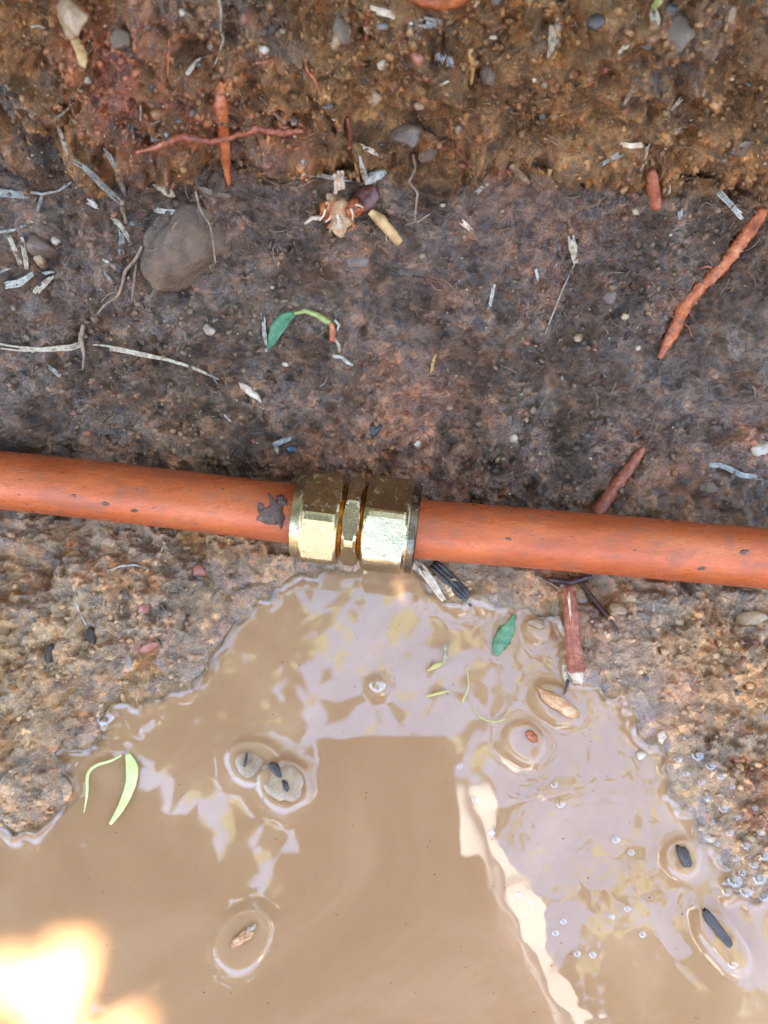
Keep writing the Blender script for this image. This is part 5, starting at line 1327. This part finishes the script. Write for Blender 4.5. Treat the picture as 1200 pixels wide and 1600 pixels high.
print('added', added, 'sleeve lit', [[int(LB.ray_cast(q + Vector((dx * r, 0, 0)), SUN)[0] is None) for dx in (0.6, 0.9, 1.2, 1.4)] for q, r in SLEEVE])
me = bpy.data.meshes.new('leaves'); bm.to_mesh(me); bm.free()
lv = adopt(link('leaves', me, M['shade_foliage'], None, False), shade_foliage); lv['kind'] = 'stuff'
for k in range(7):
    a = rg.uniform(-0.5, 0.9)
    P_ = [Vector((-0.95 + rg.uniform(-.1, .1), -0.75, 0.38)), Vector((-0.8, -0.6 + 0.1 * a, 0.7)), Vector((-0.5, -0.4 + 0.25 * a, 0.9 + 0.05 * k)), Vector((-0.28, -0.35 + 0.35 * a, 0.95 + 0.04 * k))]
    adopt(link('branch', tube_mesh('branch', P_, [0.009, 0.007, 0.005, 0.002], None, 7, 1.0, 0.05, 5, k), M['brown_fibre']), shade_foliage)
print('leaves', cnt)

# the photographer's hand and white sleeve round the phone
arm = tag(empty('person', SLEEVE[-1][0]), 'hand and loose white sleeve of the person holding the phone, mirrored in the puddle', 'person')
P_ = [q for q, r in SLEEVE]; nS = len(P_)
def sleeve_mesh():
    P = catmull(P_, 8); RR = [q[0] for q in catmull([Vector((r, 0, 0)) for _, r in SLEEVE], 8)]
    vs = []; fs = []; sg = 40
    for i, (q, r) in enumerate(zip(P, RR)):
        T = (P[min(i + 1, len(P) - 1)] - P[max(i - 1, 0)]).normalized()
        s_ = T.cross(Vector((0, 0, 1))).normalized(); u_ = s_.cross(T)
        if s_.x < 0: s_ = -s_
        if u_.z < 0: u_ = -u_
        fl = 0.85 + 0.35 * math.sin(i * 0.42 + 1.2) + 0.25 * mnoise.noise(Vector((i * 0.6, 0, 0)))
        for k in range(sg + 1):
            t_ = k / sg
            if t_ < 0.2:                                        # the loose edge hanging out to the right
                e = (0.2 - t_) / 0.2
                off_ = s_ * (r * (0.95 + 0.55 * e * fl)) + u_ * (r * (0.10 - 0.12 * e))
            else:
                a = math.pi * 1.25 * (t_ - 0.2) / 0.8
                rr_ = r * (1 + 0.08 * mnoise.noise(Vector((a * 1.5, 0, i * 0.22))))
                off_ = s_ * rr_ * math.cos(a) * 0.95 + u_ * (rr_ * math.sin(a) * 0.5 + r * 0.10)
            vs.append(q + off_)
    for i in range(len(P) - 1):
        for k in range(sg):
            a = i * (sg + 1) + k
            fs.append((a, a + 1, a + sg + 2, a + sg + 1))
    me = bpy.data.meshes.new('sleeve'); me.from_pydata([tuple(q) for q in vs], [], fs); me.update()
    return me
adopt(link('sleeve', sleeve_mesh(), M['cotton']), arm)
def skinned(name, chains, mat):
    vs = []; es = []; rs = []
    for ch in chains:
        start = ch[0] if isinstance(ch[0], int) else None
        pts_ = ch[1:] if start is not None else ch
        prev = start
        for (q, r) in pts_:
            vs.append(tuple(q)); rs.append(r)
            if prev is not None: es.append((prev, len(vs) - 1))
            prev = len(vs) - 1
    me = bpy.data.meshes.new(name); me.from_pydata(vs, es, []); me.update()
    o = link(name, me, M[mat], None, False)
    md = o.modifiers.new('skin', 'SKIN'); md.use_smooth_shade = True
    for i, r in enumerate(rs): me.skin_vertices[0].data[i].radius = (r, r)
    me.skin_vertices[0].data[0].use_root = True
    o.modifiers.new('sub', 'SUBSURF').levels = 1
    o.modifiers['sub'].render_levels = 1
    return o
def ph(x, y, z): return CAM + Vector((1, 0, 0)) * x + UPV * y - FWD * z       # a point by the phone: right, up along it, behind it
wr = P_[1] + Vector((0, 0, 0.0))
hand = [
    [(P_[4], 0.028), (P_[2], 0.024), (P_[1], 0.021), (ph(0.030, -0.085, 0.046), 0.020), (ph(0.022, -0.062, 0.046), 0.019)],
]
hand += [[4, (ph(0.040, -0.056 + 0.0, 0.040), 0.009), (ph(0.044, -0.048, 0.026), 0.008), (ph(0.040, -0.044, 0.012), 0.007)]]       # thumb round the right edge
for k, (yy, ln) in enumerate(((-0.040, 0.9), (-0.058, 1.0), (-0.076, 0.95), (-0.094, 0.8))):
    hand += [[4 if k < 2 else 3, (ph(0.006, yy, 0.040), 0.009), (ph(-0.024, yy - 0.002, 0.036), 0.0085), (ph(-0.044, yy - 0.003, 0.028), 0.008), (ph(-0.046 + 0.004 * k, yy - 0.004, 0.013), 0.007)]]
adopt(skinned('hand', hand, 'skin'), arm)
